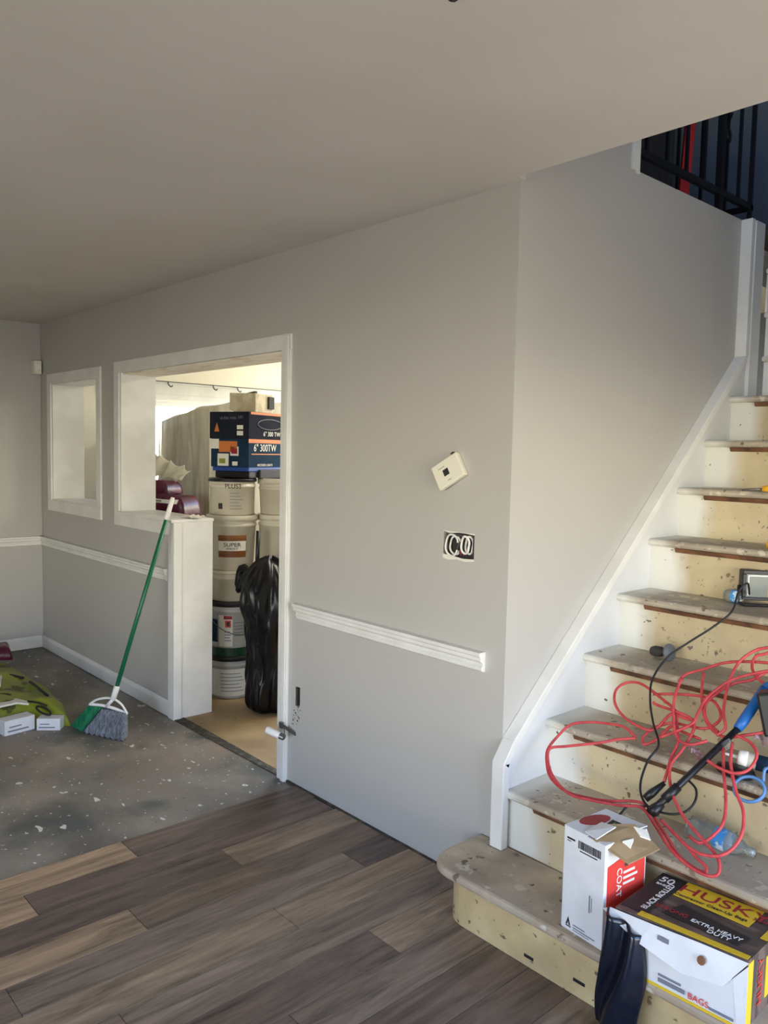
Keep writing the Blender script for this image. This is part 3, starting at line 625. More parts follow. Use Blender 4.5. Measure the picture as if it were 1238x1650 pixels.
# ------------------------------------------------------------------ lime bag and packs at the left
def blob(poly, z0, h, m, name, label, cat, seed=1, wr=.01, edge=.14, n=60, parent=None):
    """soft filled bag: closed height field over a polygon footprint"""
    rnd = random.Random(seed); ph = [rnd.uniform(0, 6) for _ in range(8)]
    xs = [p[0] for p in poly]; ys = [p[1] for p in poly]
    def dist(x, y):
        best = 9; inside = False; j = len(poly)-1
        for i in range(len(poly)):
            (xi, yi), (xj, yj) = poly[i], poly[j]
            if (yi > y) != (yj > y) and x < (xj-xi)*(y-yi)/(yj-yi)+xi: inside = not inside
            t = max(0, min(1, ((x-xi)*(xj-xi)+(y-yi)*(yj-yi))/((xj-xi)**2+(yj-yi)**2)))
            best = min(best, math.hypot(x-xi-t*(xj-xi), y-yi-t*(yj-yi))); j = i
        return best if inside else -best
    cx = sum(xs)/len(xs); cy = sum(ys)/len(ys)
    mb = MB(); rings = 16; seg = n; outline = []
    per = []
    for i in range(len(poly)):
        a_, b_ = poly[i], poly[(i+1) % len(poly)]
        for k in range(max(2, seg//len(poly))): t = k/max(2, seg//len(poly)); per.append((a_[0]+(b_[0]-a_[0])*t, a_[1]+(b_[1]-a_[1])*t))
    N_ = len(per)
    def zt(x, y, t):
        q = min(1, (1-t)/ (edge*3)); s_ = math.sqrt(max(0, 1-(1-q)**2))
        w_ = wr*(math.sin(x*11+ph[0]+2*math.sin(y*7+ph[1]))+.6*math.sin(y*19+ph[2]+x*6)+.5*math.sin(x*31+ph[3]-y*13))
        return z0+.004+(h*.5+ (h*.5+w_)*1.0)*s_ if s_ > .02 else z0+.004+h*.25*s_
    for rg_ in range(rings+1):
        t = rg_/rings
        for x, y in per: px_, py_ = cx+(x-cx)*t, cy+(y-cy)*t; mb.v.append(Vector((px_, py_, zt(px_, py_, t))))
    for rg_ in range(rings):
        for k in range(N_): mb.f.append((rg_*N_+k, rg_*N_+(k+1) % N_, (rg_+1)*N_+(k+1) % N_, (rg_+1)*N_+k))
    o = len(mb.v)
    for x, y in per: mb.v.append(Vector((cx+(x-cx)*.97, cy+(y-cy)*.97, z0)))
    for k in range(N_): mb.f.append((rings*N_+k, rings*N_+(k+1) % N_, o+(k+1) % N_, o+k))
    mb.f.append(tuple(o+k for k in range(N_)))
    return mb
bagp = [(-2.62, -.50), (-2.85, -.44), (-3.2, -.405), (-3.75, -.40), (-4.02, -.47), (-4.1, -1.35), (-2.95, -1.4), (-2.80, -.90), (-2.75, -.74), (-2.69, -.61)]
lb = thing('bag', (-3.2, -.8, 0), 'lime green printed bag slumped on the subfloor at the left edge', 'bag')
obj('body', blob(bagp, .0, .10, M_lime, '', '', '', seed=4, wr=.012), M_lime, lb, smooth=True)
def on_bag(pts, h=.012): return MB().prism([(x_, y_, z_) for x_, y_, z_ in pts], (0, 0, h))
obj('printed_strip', on_bag([(-2.94, -.80, .108), (-2.935, -.69, .108), (-2.86, -.655, .106), (-2.81, -.66, .104), (-2.865, -.705, .106), (-2.85, -.82, .106)], .010), M_paper, lb)
obj('carry_hole', MB().tube([(-2.72+.055*math.cos(a)-.01*math.sin(a), -.612+.015*math.cos(a)+.022*math.sin(a), .088-.012*math.cos(a)) for a in [2*PI*k/18 for k in range(18)]], .006, 6, closed=True), M_ink, lb, smooth=True)
obj('seam_fold', MB().tube([(-3.24, -.515, .112), (-3.12, -.520, .116), (-3.02, -.525, .114), (-2.93, -.515, .100)], .008, 6, 4), M_ink, lb, smooth=True)
obj('seam_fold', MB().tube([(-2.86, -.65, .113), (-2.80, -.61, .110), (-2.76, -.58, .098)], .005, 6, 4), M_ink, lb, smooth=True)
obj('seam_fold', MB().tube([(-3.12, -.80, .113), (-3.06, -.72, .118), (-3.02, -.69, .115)], .006, 6, 4), M_ink, lb, smooth=True)
obj('seam_fold', MB().tube([(-3.50, -.60, .114), (-3.42, -.56, .117), (-3.34, -.52, .112)], .008, 6, 4), M_ink, lb, smooth=True)
obj('printed_strip', on_bag([(-3.54, -.62, .110), (-3.48, -.60, .110), (-3.24, -.68, .110), (-3.26, -.70, .110)], .012), M_paper, lb)
def pack(loc, rot, label, size, lab=True):
    t = thing('carton', loc, label, 'carton')
    mt = Matrix.Translation(loc) @ Matrix.Rotation(rot, 4, 'Z'); L_, W_, H_ = size
    obj('body', MB().box(-L_/2, L_/2, -W_, 0, 0, H_, mt), M_cardw, t, bevel=.004)
    obj('print', MB().box(-L_*.28, L_*.4, .0, .0012, H_*.22, H_*.32, mt).box(-L_*.05, L_*.35, .0, .0012, H_*.5, H_*.58, mt), M_greyink, t)
    return t
pack((-2.69, -.745, .0), math.radians(-81.5), 'white printed carton end poking out from under the lime bag, nearer the left edge', (.165, .085, .080))
pack((-2.632, -.618, .0), math.radians(-128), 'bluish white carton end under the lime bag, next to the broom bristles', (.125, .07, .066))
tag(obj('bundle', blob([(-3.86, -.42), (-4.12, -.36), (-4.25, -.62), (-3.95, -.62)], .10, .07, None, '', '', '', seed=9, wr=.008, n=32), M_maroon, smooth=True), 'dark purple crumpled bundle on the far end of the lime bag', 'bundle')

# ------------------------------------------------------------------ back room stores
def pail(name, c, z0, h, r0, r1, label, body, lid=None, lidh=.03, group=None, handle=False):
    t = thing(name, (c[0], c[1], z0), label, 'bucket', group)
    obj('body', MB().lathe([(0, 0), (r0-.006, 0), (r0, .006), (r1-.004, h-lidh-.035), (r1, h-lidh-.034), (r1, h-lidh-.02), (r1-.004, h-lidh-.018), (r1-.004, h-lidh)], (c[0], c[1], z0), 40), body, t, smooth=True)
    obj('lid', MB().lathe([(r1-.004, h-lidh), (r1+.007, h-lidh), (r1+.008, h-.004), (r1+.002, h), (r1-.012, h), (r1-.016, h-.008), (0, h-.008)], (c[0], c[1], z0), 40), lid or body, t, smooth=True)
    if handle:
        pts = [(c[0]+(r1+.008)*math.cos(a), c[1]+(r1+.008)*math.sin(a), z0+h*.82-abs(math.sin(a-handle))**.7*h*.42) for a in [handle+PI*k/14 for k in range(15)]]
        obj('handle', MB().tube(pts, .0025, 6, 2), M_grey, t, smooth=True)
    return t
def band(c, z0, z1, r0, r1, a0, a1, n=20):
    mb = MB(); mb.lathe([(r0, z0), (r1, z1), (r1+.001, z1), (r0+.001, z0)], (c[0], c[1], 0), n, a0=a0, a1=a1); return mb
C1 = (-2.61, .507); C2 = (-2.49, .80); VA = math.radians(-31)
p1 = pail('bucket', C1, 0, .27, .128, .140, 'grey-white bucket with dark rim standing on the tan floor, bottom of the stack', M_bucket2, M_ink, group=None)
obj('label', band(C1, .02, .19, .1298, .1372, VA-1.2, VA+.9), M_paper, p1)
for k in range(6): obj('print', band(C1, .05+k*.022, .054+k*.022, .1325+k*.0009, .1327+k*.0009, VA-.5, VA+.6-.1*(k % 3), 10), M_greyink, p1)
p2 = pail('bucket', C1, .27, .34, .138, .150, 'white bucket with black lid and red warning label, second from the floor', M_bucket2, M_ink, handle=VA-PI/2+.5)
obj('band', band(C1, .272, .325, .1405, .1425, 0, 2*PI, 40), M_dgreen, p2)
obj('label', band(C1, .335, .53, .1428, .1492, VA-.55, VA+.05), M_paper, p2)
obj('warning_header', band(C1, .505, .527, .1495, .1505, VA-.33, VA+.02, 10), M_redlab, p2)
obj('warning_sign', band(C1, .455, .498, .1478, .1492, VA-.27, VA-.03, 10), M_redp, p2)
obj('warning_mark', band(C1, .462, .490, .1486, .1502, VA-.20, VA-.09, 6), M_ink, p2)
for k in range(4): obj('print', band(C1, .37+k*.018, .375+k*.018, .1450+k*.0006, .1453+k*.0006, VA-.3, VA-.02-.05*(k % 2), 8), M_greyink, p2)
for k in range(5): obj('print', band(C1, .40+k*.02, .404+k*.02, .1462+k*.0006, .1465+k*.0006, VA+.1, VA+.5, 8), M_greyink, p2)
obj('side_label', band(C1, .36, .50, .1440, .1480, VA-.95, VA-.62, 8), M_teal, p2)
p3 = pail('bucket', C1, .61, .19, .132, .138, 'short dusty white tub between the black-lidded bucket and the brown-label bucket', M_bucket, None, .02)
p4 = pail('bucket', C1, .80, .34, .132, .150, 'white bucket with brown band label, resting on the short tub', M_bucket, None, .035)
obj('label', band(C1, .885, 1.02, .1378, .1450, VA-.62, VA+.62), M_brownlab, p4)
obj('label_band', band(C1, .925, .985, .1405, .1438, VA-.61, VA+.61), M_paper, p4)
curved_text('lettering', 'SUPER', p4, M_ink, C1, .1445, .962, VA, .036, .105)
curved_text('lettering', 'FORCE IT', p4, M_ink, C1, .1435, .938, VA, .018, .07)
p5 = pail('bucket', C1, 1.14, .225, .136, .142, 'white bucket marked PLUS3 at the top of the front stack', M_bucket, M_bplastic, .02)
curved_text('lettering', 'PLUS3', p5, M_ink, C1, .1405, 1.318, VA+.02, .04, .095)
for k in range(6): obj('print', band(C1, 1.18+k*.019, 1.183+k*.019, .1385+k*.0003, .1387+k*.0003, VA-.12, VA+.45-.08*(k % 3), 8), M_greyink, p5)
obj('print', band(C1, 1.18, 1.215, .1385, .139, VA-.65, VA-.45, 6), M_dark, p5)
for z_, h_, lb_, in [(0, .36, 'white bucket at the foot of the rear stack behind the black bag'), (.36, .36, 'second white bucket of the rear stack, above the black bag'),
                     (.72, .42, 'white bucket with red side label in the rear stack'), (1.14, .225, 'dusty white bucket beside the one marked PLUS3')]:
    q = pail('bucket', C2, z_, h_, .138, .15, lb_, M_bucket, None, .035 if z_ > .1 else .03)
    if z_ == .72: obj('label', band(C2, .86, 1.02, .148, .150, VA-.12, VA+.25, 8), M_redlab, q)
    if z_ > 1: obj('print', band(C2, 1.17, 1.30, .1468, .1485, VA+.0, VA+.2, 8), M_paper, q)
# blue and black trays, then navy cartons
ROT = math.radians(21)
def BX(cx, cy, z=0): return Matrix.Translation((cx, cy, z)) @ Matrix.Rotation(ROT, 4, 'Z')
MBX = BX(-2.45, .52)     # local x: left along the short face (negative), local y: back along the long face
t = thing('bin', (-2.6, .8, 1.368), 'black and blue plastic tray between buckets and navy cartons', 'tray')
obj('body', MB().box(-.262, .0, .01, .58, 1.368, 1.408, MBX), M_bplastic, t, bevel=.004)
obj('cover', MB().box(-.275, .003, .0, .59, 1.408, 1.434, MBX), M_bluetray, t, bevel=.004)
obj('bag_edge', MB().box(-.004, .016, .10, .55, 1.362, 1.42, MBX), M_ink, t, bevel=.006)
def rgt(v): return (MBX.to_3x3() @ Vector(v))
SR, SU = rgt((1, 0, 0)), Vector((0, 0, 1)); LR = rgt((0, 1, 0))
def Lp(x, y, z): return MBX @ Vector((x, y, z))
q = thing('carton', Lp(-.14, .3, 1.434), 'dark blue printed carton with orange panels and white stickers, lower of two', 'carton')
obj('body', MB().box(-.288, 0, 0, .60, 1.434, 1.607, MBX), M_teal, q, bevel=.003)
f = lambda x0, x1, z0, z1: MB().box(x0, x1, -.0012, 0, z0, z1, MBX)
g = lambda y0, y1, z0, z1: MB().box(0, .0012, y0, y1, z0, z1, MBX)
obj('top_stripe', g(0, .6, 1.583, 1.607), M_orange, q)
obj('orange_panel', f(-.225, -.085, 1.525, 1.592), M_orange, q)
obj('sticker', f(-.285, -.225, 1.545, 1.605), M_paper, q)
obj('sticker', f(-.235, -.150, 1.440, 1.515), M_paper, q)
obj('sticker_print', MB().box(-.222, -.175, -.002, -.001, 1.455, 1.485, MBX), M_lime, q)
obj('sticker', f(-.138, -.075, 1.503, 1.560), M_paper, q)
obj('sticker_print', MB().box(-.130, -.085, -.002, -.001, 1.515, 1.548, MBX), M_redlab, q)
obj('sticker', f(-.122, -.082, 1.443, 1.468), M_paper, q)
obj('orange_rule', g(.03, .40, 1.512, 1.518), M_orange, q)
text('lettering', '6" 300TW', q, M_paper, Lp(.0016, .17, 1.552), LR, SU, .062, scale_x=.9)
text('lettering', 'RECESSED LIGHTS', q, M_paper, Lp(.0016, .17, 1.447), LR, SU, .020)
q = thing('carton', Lp(-.15, .3, 1.607), 'black navy carton with oval print and orange edge, upper of two', 'carton')
obj('body', MB().box(-.300, 0, 0, .60, 1.607, 1.772, MBX), M_navy, q, bevel=.003)
obj('edge_stripe', MB().box(0, .0012, .02, .6, 1.757, 1.772, MBX), M_orange, q)
obj('flame_mark', MB().prism([Lp(-.262, -.0012, 1.65), Lp(-.222, -.0012, 1.65), Lp(-.242, -.0012, 1.705)], rgt((0, .0012, 0))), M_orange, q)
obj('sticker', f(-.088, -.042, 1.665, 1.690), M_paper, q); obj('sticker', f(-.088, -.042, 1.628, 1.655), M_paper, q)
text('lettering', 'ULTRA THIN', q, M_greyink, Lp(-.155, -.0016, 1.732), SR, SU, .022); text('lettering', 'LED', q, M_greyink, Lp(-.06, -.0016, 1.738), SR, SU, .022)
text('lettering', '6" 300 TW', q, M_paper, Lp(.0016, .24, 1.640), LR, SU, .040)
ov = [Lp(.003, .22+.13*math.cos(a), 1.70+.032*math.sin(a)) for a in [2*PI*k/28 for k in range(28)]]
obj('oval_print', MB().tube(ov, .0022, 6, closed=True), M_greyink, q)
q = thing('carton', Lp(-.10, .16, 1.772), 'small torn beige carton on top of the navy cartons', 'carton')
MB3 = MBX @ Matrix.Translation((-.01, .08, 0)) @ Matrix.Rotation(.06, 4, 'Z')
obj('body', MB().prism([(-.19, 0, 1.790), (-.155, 0, 1.773), (0, 0, 1.773), (0, 0, 1.888), (-.19, 0, 1.893)], (0, .20, 0), MB3), M_card if False else mat('beige_carton', (205, 196, 170), .7, (180, 168, 138), scale=18), q, bevel=.003)
obj('flap', MB().prism([(-.08, .02, 1.892), (-.02, .02, 1.890), (-.04, .05, 1.905)], (0, .03, 0), MB3).box(.0, .012, .14, .2, 1.80, 1.875, MB3), M_dark, q)
cl = thing('fill_light_housing', (-1.9, 1.7, 2.37), 'added unseen white housing for the fill light on the back room ceiling', 'added fill light')  # out-of-view fixture added to carry the back room fill light
obj('housing', MB().box(-2.47, -1.33, 1.63, 1.77, 2.375, 2.44), M_white, cl, bevel=.004)
# trash bag with stick
tb = thing('trash_bag', (-2.30, .60, 0), 'full black plastic trash bag slumped beside the bucket stack', 'trash bag')
random.seed(11)
prof = [(0.001, .0), (.100, .006), (.135, .05), (.142, .14), (.138, .28), (.148, .42), (.165, .54), (.178, .66), (.165, .76), (.125, .83), (.080, .88), (.02, .91)]
mb = MB(); nn = 120; ph = [random.uniform(0, 6) for _ in range(6)]
bc = Vector((-2.185, .53, 0)); rowsP = catmull([Vector((r_, 0, z_)) for r_, z_ in prof], 6)
for k, q_ in enumerate(rowsP):
    for j in range(nn):
        a = 2*PI*j/nn; cr_ = 1+.028*math.sin(17*a+ph[3]+q_.z*19+2*math.sin(5*a))+.016*math.sin(29*a-q_.z*27+ph[4])+.05*math.sin(7*a+ph[0]+q_.z*9)+.04*math.sin(13*a+ph[1]-q_.z*14)+.05*math.sin(3*a+q_.z*7)
        mb.v.append(bc+Vector((q_.x*cr_*math.cos(a)*.95-.10*max(0, q_.z-.55), q_.x*cr_*math.sin(a)*1.05, max(0.002, q_.z+.012*math.sin(5*a+ph[2])*min(1, q_.z*8)))))
for k in range(len(rowsP)-1):
    for j in range(nn): mb.f.append((k*nn+j, k*nn+(j+1) % nn, (k+1)*nn+(j+1) % nn, (k+1)*nn+j))
obj('body', mb, M_bagblack, tb, smooth=True)
random.seed(3)
nk = MB()
for k in range(7):
    b0 = Vector((-2.335, .50, .74)); a = -2.6+k*.45
    nk.tube([b0+Vector((.05, .03, .0)), b0+Vector((.02*math.cos(a), .02*math.sin(a), .05)), b0+Vector((-.05+.05*math.cos(a), -.01+.045*math.sin(a), .04+.05*math.sin(k*1.7))), b0+Vector((-.07+.05*math.cos(a), -.02+.05*math.sin(a), -.02-.02*k % .05))], [.03, .026, .022, .008], 8, 4)
obj('tied_neck', nk, M_bagblack, tb, smooth=True)
tag(obj('broomstick', MB().tube([(-2.385, .545, .78), (-2.39, .555, 1.052)], .0125, 10), M_bplastic, smooth=True), 'short black stick poking up from the black trash bag', 'stick')
# plastic-draped heap
def sheet_z(x, y):
    top = 1.74+.14*(x+4.45)/1.1+.05*math.sin((y-.8)*1.4)
    return top
hp = thing('covered_stack', (-3.9, 1.5, 0), 'tall furniture pile under a translucent plastic dust sheet in the back room', 'covered furniture')
mb = MB(); rnd = random.Random(2)
ringp = []
for k in range(140):
    a = 2*PI*k/140; c_, s_ = math.cos(a), math.sin(a); pw = .35
    ringp.append((-3.875+.50*abs(c_)**pw*(1 if c_ > 0 else -1), 1.48+.66*abs(s_)**pw*(1 if s_ > 0 else -1), a))
lv = [0, .15, .35, .55, .75, .9, .97, 1.0]
levels = []
for f_ in [k/22 for k in range(23)]:
    row = []
    for x, y, a in ringp:
        fold = .026*math.sin(23*a+3*math.sin(2*a)+3.5*f_)+.016*math.sin(41*a+1+6*f_)+.008*math.sin(67*a-9*f_)
        fl = 1+(.06*(1-f_)**2)+fold*(1.15-f_)*1.3
        zt_ = sheet_z(x, y)
        row.append(Vector((-3.875+(x+3.875)*fl-.02, 1.48+(y-1.48)*fl, .004+(zt_-.03)*f_)))
    levels.append(row)
for f_ in [.93, .8, .6, .4, .2, .02]:
    row = []
    for x, y, a in ringp:
        xx = -3.875+(x+3.875)*f_; yy = 1.48+(y-1.48)*f_
        row.append(Vector((xx, yy, sheet_z(xx, yy)+.006*math.sin(17*xx+9*yy)+.004*math.sin(37*yy+5*xx))))
    levels.append(row)
for row in levels: mb.v += row
for i in range(len(levels)-1):
    for k in range(140): mb.f.append((i*140+k, i*140+(k+1) % 140, (i+1)*140+(k+1) % 140, (i+1)*140+k))
obj('dust_sheet', mb, M_sheet, hp, smooth=True)
# maroon bags on a carton, behind the half wall
tag(obj('storage_box', MB().box(-.26, .26, -.14, .18, 0, 1.068, Matrix.Translation((-3.45, .485, 0)) @ Matrix.Rotation(.45, 4, 'Z')), M_card, bevel=.004), 'cardboard box hidden behind the half wall under the maroon bags', 'box')
def mbag(c, sx, sy, z0, h, rot, label, seed):
    mt = Matrix.Translation((c[0], c[1], 0)) @ Matrix.Rotation(rot, 4, 'Z')
    poly = [tuple((mt @ Vector((x_, y_, 0)))[:2]) for x_, y_ in [(-sx, -sy), (sx, -sy), (sx, sy), (-sx, sy)]]
    t = thing('maroon_bag', (c[0], c[1], z0), label, 'bag')
    obj('body', blob(poly, z0, h, None, '', '', '', seed=seed, wr=.006, edge=.09, n=48), M_maroon, t, smooth=True); return t, mt
t1, m1 = mbag((-3.46, .465), .25, .10, 1.070, .150, .45, 'maroon bag with white label, on top of the carton behind the half wall', 3)
obj('label', MB().prism([(-.10, -.096, 1.168), (.19, -.096, 1.160), (.20, -.070, 1.200), (-.09, -.070, 1.210)], (0, -.010, 0.004), m1), M_paper, t1)
obj('print', MB().prism([(-.05, -.1085, 1.180), (.07, -.1085, 1.177), (.07, -.106, 1.184), (-.05, -.106, 1.187)], (0, -.002, 0), m1), M_greyink, t1)
t2, m2 = mbag((-3.56, .430), .20, .09, 1.222, .090, .45, 'upper maroon bag partly under the loose plastic sheet', 6)
tag(obj('plastic_wrap', MB().grid(lambda u, v: (-3.80+.42*u+.05*v, .44+.20*u-.10*v+.02*math.sin(u*25), 1.54-.17*v-.15*u*(1-v*.6)+.014*math.sin(u*31+v*3)), 30, 10), M_sheet, smooth=True, solid=.002), 'wrinkled clear plastic hanging over the upper maroon bag', 'plastic')

# ------------------------------------------------------------------ things on the stairs
# white carton with red side
m4 = Matrix.Translation((.437, -.249, R)) @ Matrix.Rotation(math.radians(-6), 4, 'Z')
wb = thing('carton', (.5, -.15, R), 'tall white carton with red side and torn top standing on the bottom step', 'carton')
bw, bd, bh = .144, .182, .300
obj('body', MB().box(0, bw, 0, bd, 0, bh-.004, m4), M_cardw, wb, bevel=.0015)
obj('red_panel', MB().box(bw, bw+.0012, .012, bd-.006, .03, bh-.075, m4).prism([(bw, .012, bh-.075), (bw, bd-.006, bh-.075), (bw, bd-.006, bh-.035), (bw, .012, bh-.068)], (.0012, 0, 0), m4), M_redp, wb)
for k in range(3): obj('white_print', MB().box(bw+.0012, bw+.002, .080, .13+.012*(k % 2), bh-.105-k*.016, bh-.098-k*.016, m4), M_paper, wb)
text('lettering', 'COAT', wb, M_white, m4 @ Vector((bw+.0016, .062, bh-.125)), (0, 0, -1), m4.to_3x3() @ Vector((0, 1, 0)), .030)
obj('dark_print', MB().box(bw+.0012, bw+.002, .085, .15, bh-.085, bh-.066, m4), M_dark, wb)
bars = MB(); random.seed(2); x_ = .052
while x_ < .130:
    w_ = random.choice((.0012, .002, .003)); bars.box(x_, x_+w_, -.001, 0, bh-.048, bh-.026, m4); x_ += w_+random.choice((.0012, .0018))
obj('barcode', bars, M_ink, wb)
obj('print', MB().box(.058, .118, -.001, 0, bh-.056, bh-.053, m4).box(.012, .040, -.001, 0, bh-.035, bh-.030, m4).box(.012, .026, -.001, 0, bh-.041, bh-.039, m4), M_ink, wb)
obj('print', MB().box(.096, .100, -.001, 0, .085, .135, m4).box(.104, .106, -.001, 0, .09, .13, m4), M_greyink, wb)
obj('logo', MB().prism([(.018, -.001, .016), (.026, -.001, .040), (.034, -.001, .016), (.029, -.001, .016), (.026, -.001, .028), (.023, -.001, .016)], (0, .001, 0), m4).box(.018, .036, -.001, 0, .011, .014, m4), M_ink, wb)
obj('print', MB().box(.044, .085, -.001, 0, .022, .025, m4).box(.044, .12, -.001, 0, .014, .017, m4).box(.044, .10, -.001, 0, .008, .010, m4), M_greyink, wb)
def ll(x_, y_, z_): return (x_, y_, z_)
obj('flap', MB().prism([(0, 0, bh-.004), (bw*.55, 0, bh-.004), (bw*.62, bd*.42, bh+.001), (bw*.45, bd, bh-.003), (0, bd, bh-.004)], (0, 0, .003), m4), M_cardw, wb)
obj('flap', MB().prism([(bw*.55, bd*.72, bh-.002), (bw, bd*.80, bh+.004), (bw, bd, bh+.002), (bw*.35, bd, bh-.002)], (0, 0, .003), m4), M_cardw, wb)
obj('opening', MB().prism([(bw*.50, bd*.46, bh+.0005), (bw*.95, bd*.62, bh+.0005), (bw*.98, bd*.76, bh+.0005), (bw*.42, bd*.74, bh+.0005)], (0, 0, .0015), m4), M_ink, wb)
obj('torn_flap', MB().prism([(bw*.72, -.004, bh-.002), (bw*.60, bd*.42, bh+.012), (bw*.98, bd*.70, bh+.020), (bw+.085, bd*.66, bh-.012), (bw+.055, .028, bh-.040)], (0, 0, .003), m4), M_card, wb)
obj('torn_flap', MB().prism([(bw*.45, .01, bh), (bw*.78, .0, bh), (bw*.85, bd*.38, bh+.020), (bw*.45, bd*.44, bh+.008)], (0, 0, .003), m4), M_cardw, wb)
obj('torn_paper', MB().prism([(bw+.012, .055, bh-.006), (bw+.036, .060, bh-.014), (bw+.026, .085, bh-.001)], (0, 0, .006), m4).prism([(bw-.0, .118, bh+.016), (bw+.03, .108, bh+.004), (bw+.055, .12, bh+.0), (bw+.03, .14, bh+.010)], (0, 0, .004), m4), M_paper, wb)
obj('red_swoosh', MB().prism([(.030+.028*math.cos(a), .095+.050*math.sin(a)+.5*.028*math.cos(a), bh-.001) for a in [2*PI*k/16 for k in range(16)]], (0, 0, .0016), m4), M_redlab, wb)
# contractor bag box
BXX = Matrix.Translation((.628, -.281, R)) @ Matrix.Rotation(math.radians(2), 4, 'Z')
cbx = thing('bag_box', (.8, -.15, R), 'open yellow and black contractor bag box lying on the bottom step', 'box')
BL, BD, BH = .345, .262, .165
M_boxdark = mat('printed_dark_box', (70, 60, 58), .5, (112, 92, 84), scale=9, stretch=(1, 4, 1), lo=.45, hi=.6)
obj('body', MB().prism([(0, 0, 0), (BL, 0, 0), (BL, 0, BH+.004), (0, 0, BH-.020)], (0, .001, 0), BXX).add([(0, 0, 0), (BL, 0, 0), (BL, BD, 0), (0, BD, 0), (0, 0, BH-.01), (BL, 0, BH+.008), (BL, BD, BH-.002), (0, BD, BH-.012)],
    [(0, 3, 2, 1), (4, 5, 6, 7), (0, 1, 5, 4), (1, 2, 6, 5), (2, 3, 7, 6), (3, 0, 4, 7)], BXX), M_boxdark, cbx, bevel=.003)
def topz(x, y): return (BH-.01)+.018*(x/BL)*(1-y/BD)+.010*(x/BL)*(y/BD)-.002*(y/BD)
def toppoly(pts, lift=.0008, th=.001): return MB().prism([(x_, y_, topz(x_, y_)+lift) for x_, y_ in pts], (0, 0, th), BXX)
obj('black_panel', toppoly([(.003, .02), (.075, .02), (.075, BD-.004), (.003, BD-.004)]), M_ink, cbx)
obj('yellow_panel', toppoly([(.078, .165), (.285, .15), (.285, BD-.004), (.078, BD-.004)]), M_yellow, cbx)
obj('yellow_edge', toppoly([(.06, .002), (BL-.004, .002), (BL-.004, .022), (.06, .026)]), M_yellow, cbx)
obj('dark_photo', toppoly([(.10, .060), (.30, .045), (.31, .10), (.12, .135)]), M_ink, cbx)
obj('yellow_corner', toppoly([(BL-.02, .12), (BL-.003, .12), (BL-.003, .2), (BL-.02, .2)]), M_yellow, cbx)
XR = BXX.to_3x3() @ Vector((1, 0, .04)); YU = BXX.to_3x3() @ Vector((0, 1, 0))
def TT(s_, x_, y_, size, m_, right=XR, upv=YU, lift=.0026, sx=1.0): return text('lettering', s_, cbx, m_, BXX @ Vector((x_, y_, topz(x_, y_)+lift)), right, upv, size, scale_x=sx)
TT('HUSKY', .195, .215, .062, M_redlab, sx=1.25)
TT('Contractor Clean-Up Bags', .175, .176, .018, M_ink)
TT('BLACK ROLLED', .057, .125, .024, M_white, right=YU, upv=-XR)
TT('50', .033, .222, .042, M_white); TT('BAGS', .033, .192, .014, M_white)
TT('STRONG', .115, .082, .022, M_redlab); TT('EXTRA HEAVY', .235, .075, .020, M_white); TT('DUTY', .25, .055, .022, M_white); TT('3 MIL', .30, .20, .02, M_redlab)
obj('white_flap', MB().add([(-.012, -.004, BH-.016), (.11, -.006, BH-.008), (.23, -.004, BH+.000), (BL+.002, -.002, BH+.004), (BL-.045, -.032, BH-.062), (.20, -.036, BH-.078), (.08, -.030, BH-.058), (-.028, -.018, BH-.020)],
    [(0, 7, 6, 1), (1, 6, 5, 2), (2, 5, 4, 3)], BXX), M_cardw, cbx, solid=.0025)
obj('flap_hole', MB().lathe([(0, 0), (.011, 0), (.009, .002), (0, .002)], n=9, mtx=BXX @ Matrix.Translation((.245, -.0265, BH-.028)) @ Matrix.Rotation(math.radians(66), 4, 'X')), M_mould, cbx)
obj('barcode', MB().box(.128, .158, -.0185, -.0175, BH-.034, BH-.022, BXX), M_greyink, cbx)
obj('white_front', MB().add([(.0, -.002, .0), (BL-.02, -.002, .0), (BL-.008, -.003, .06), (BL-.03, -.006, BH-.05), (.15, -.010, BH-.055), (.0, -.004, BH-.02), (.16, -.008, .05)],
    [(0, 1, 6), (1, 2, 6), (2, 3, 6), (3, 4, 6), (4, 5, 6), (5, 0, 6)], BXX), M_cardw, cbx, solid=.002)
obj('side_flap', MB().add([(BL-.018, -.003, .0), (BL+.001, -.002, .0), (BL+.001, -.003, BH-.004), (BL-.032, -.006, BH-.048)], [(0, 1, 2, 3)], BXX), M_cardw, cbx, solid=.002)
obj('yellow_spine', MB().box(BL-.0, BL+.0015, -.002, .028, .0, BH, BXX).box(.0, BL, -.006, -.002, -.001, .006, BXX), M_yellow, cbx)
obj('yellow_patch', MB().box(BL, BL+.0016, .11, .15, .03, BH-.03, BXX), M_yellow, cbx)
text('lettering', 'HUSKY', cbx, M_redp, BXX @ Vector((BL+.0022, .075, BH*.55)), (0, 0, 1), BXX.to_3x3() @ Vector((0, -1, 0)), .038)
text('lettering', 'BAGS', cbx, M_redp, BXX @ Vector((.235, -.011, .022)), BXX.to_3x3() @ Vector((1, 0, 0)), (0, 0, 1), .022)
obj('print', MB().box(.13, .20, -.0095, -.0075, .018, .028, BXX).box(.13, .19, -.0095, -.0075, .034, .040, BXX).box(.26, .32, -.0075, -.0055, .012, .018, BXX), M_greyink, cbx)
# black liner hanging out of the box
ln = MB()
def lin_fn(u, v):
    w_ = .105+.02*v; x_ = .612+(w_)*u+.012*math.sin(v*5)-.02*v; y_ = -.288-.022*math.sin(PI*u)-.018*math.sin(u*9+v*4)-.035*v*(1-v)*2
    return (x_, y_, .352-.340*v-.028*u*(1-v)+.003)
ln.grid(lin_fn, 18, 26)
lo = tag(obj('trash_liner', ln, M_navybag, smooth=True, solid=.006), 'shiny black plastic liner trailing from the bag box down to the floor', 'plastic liner')
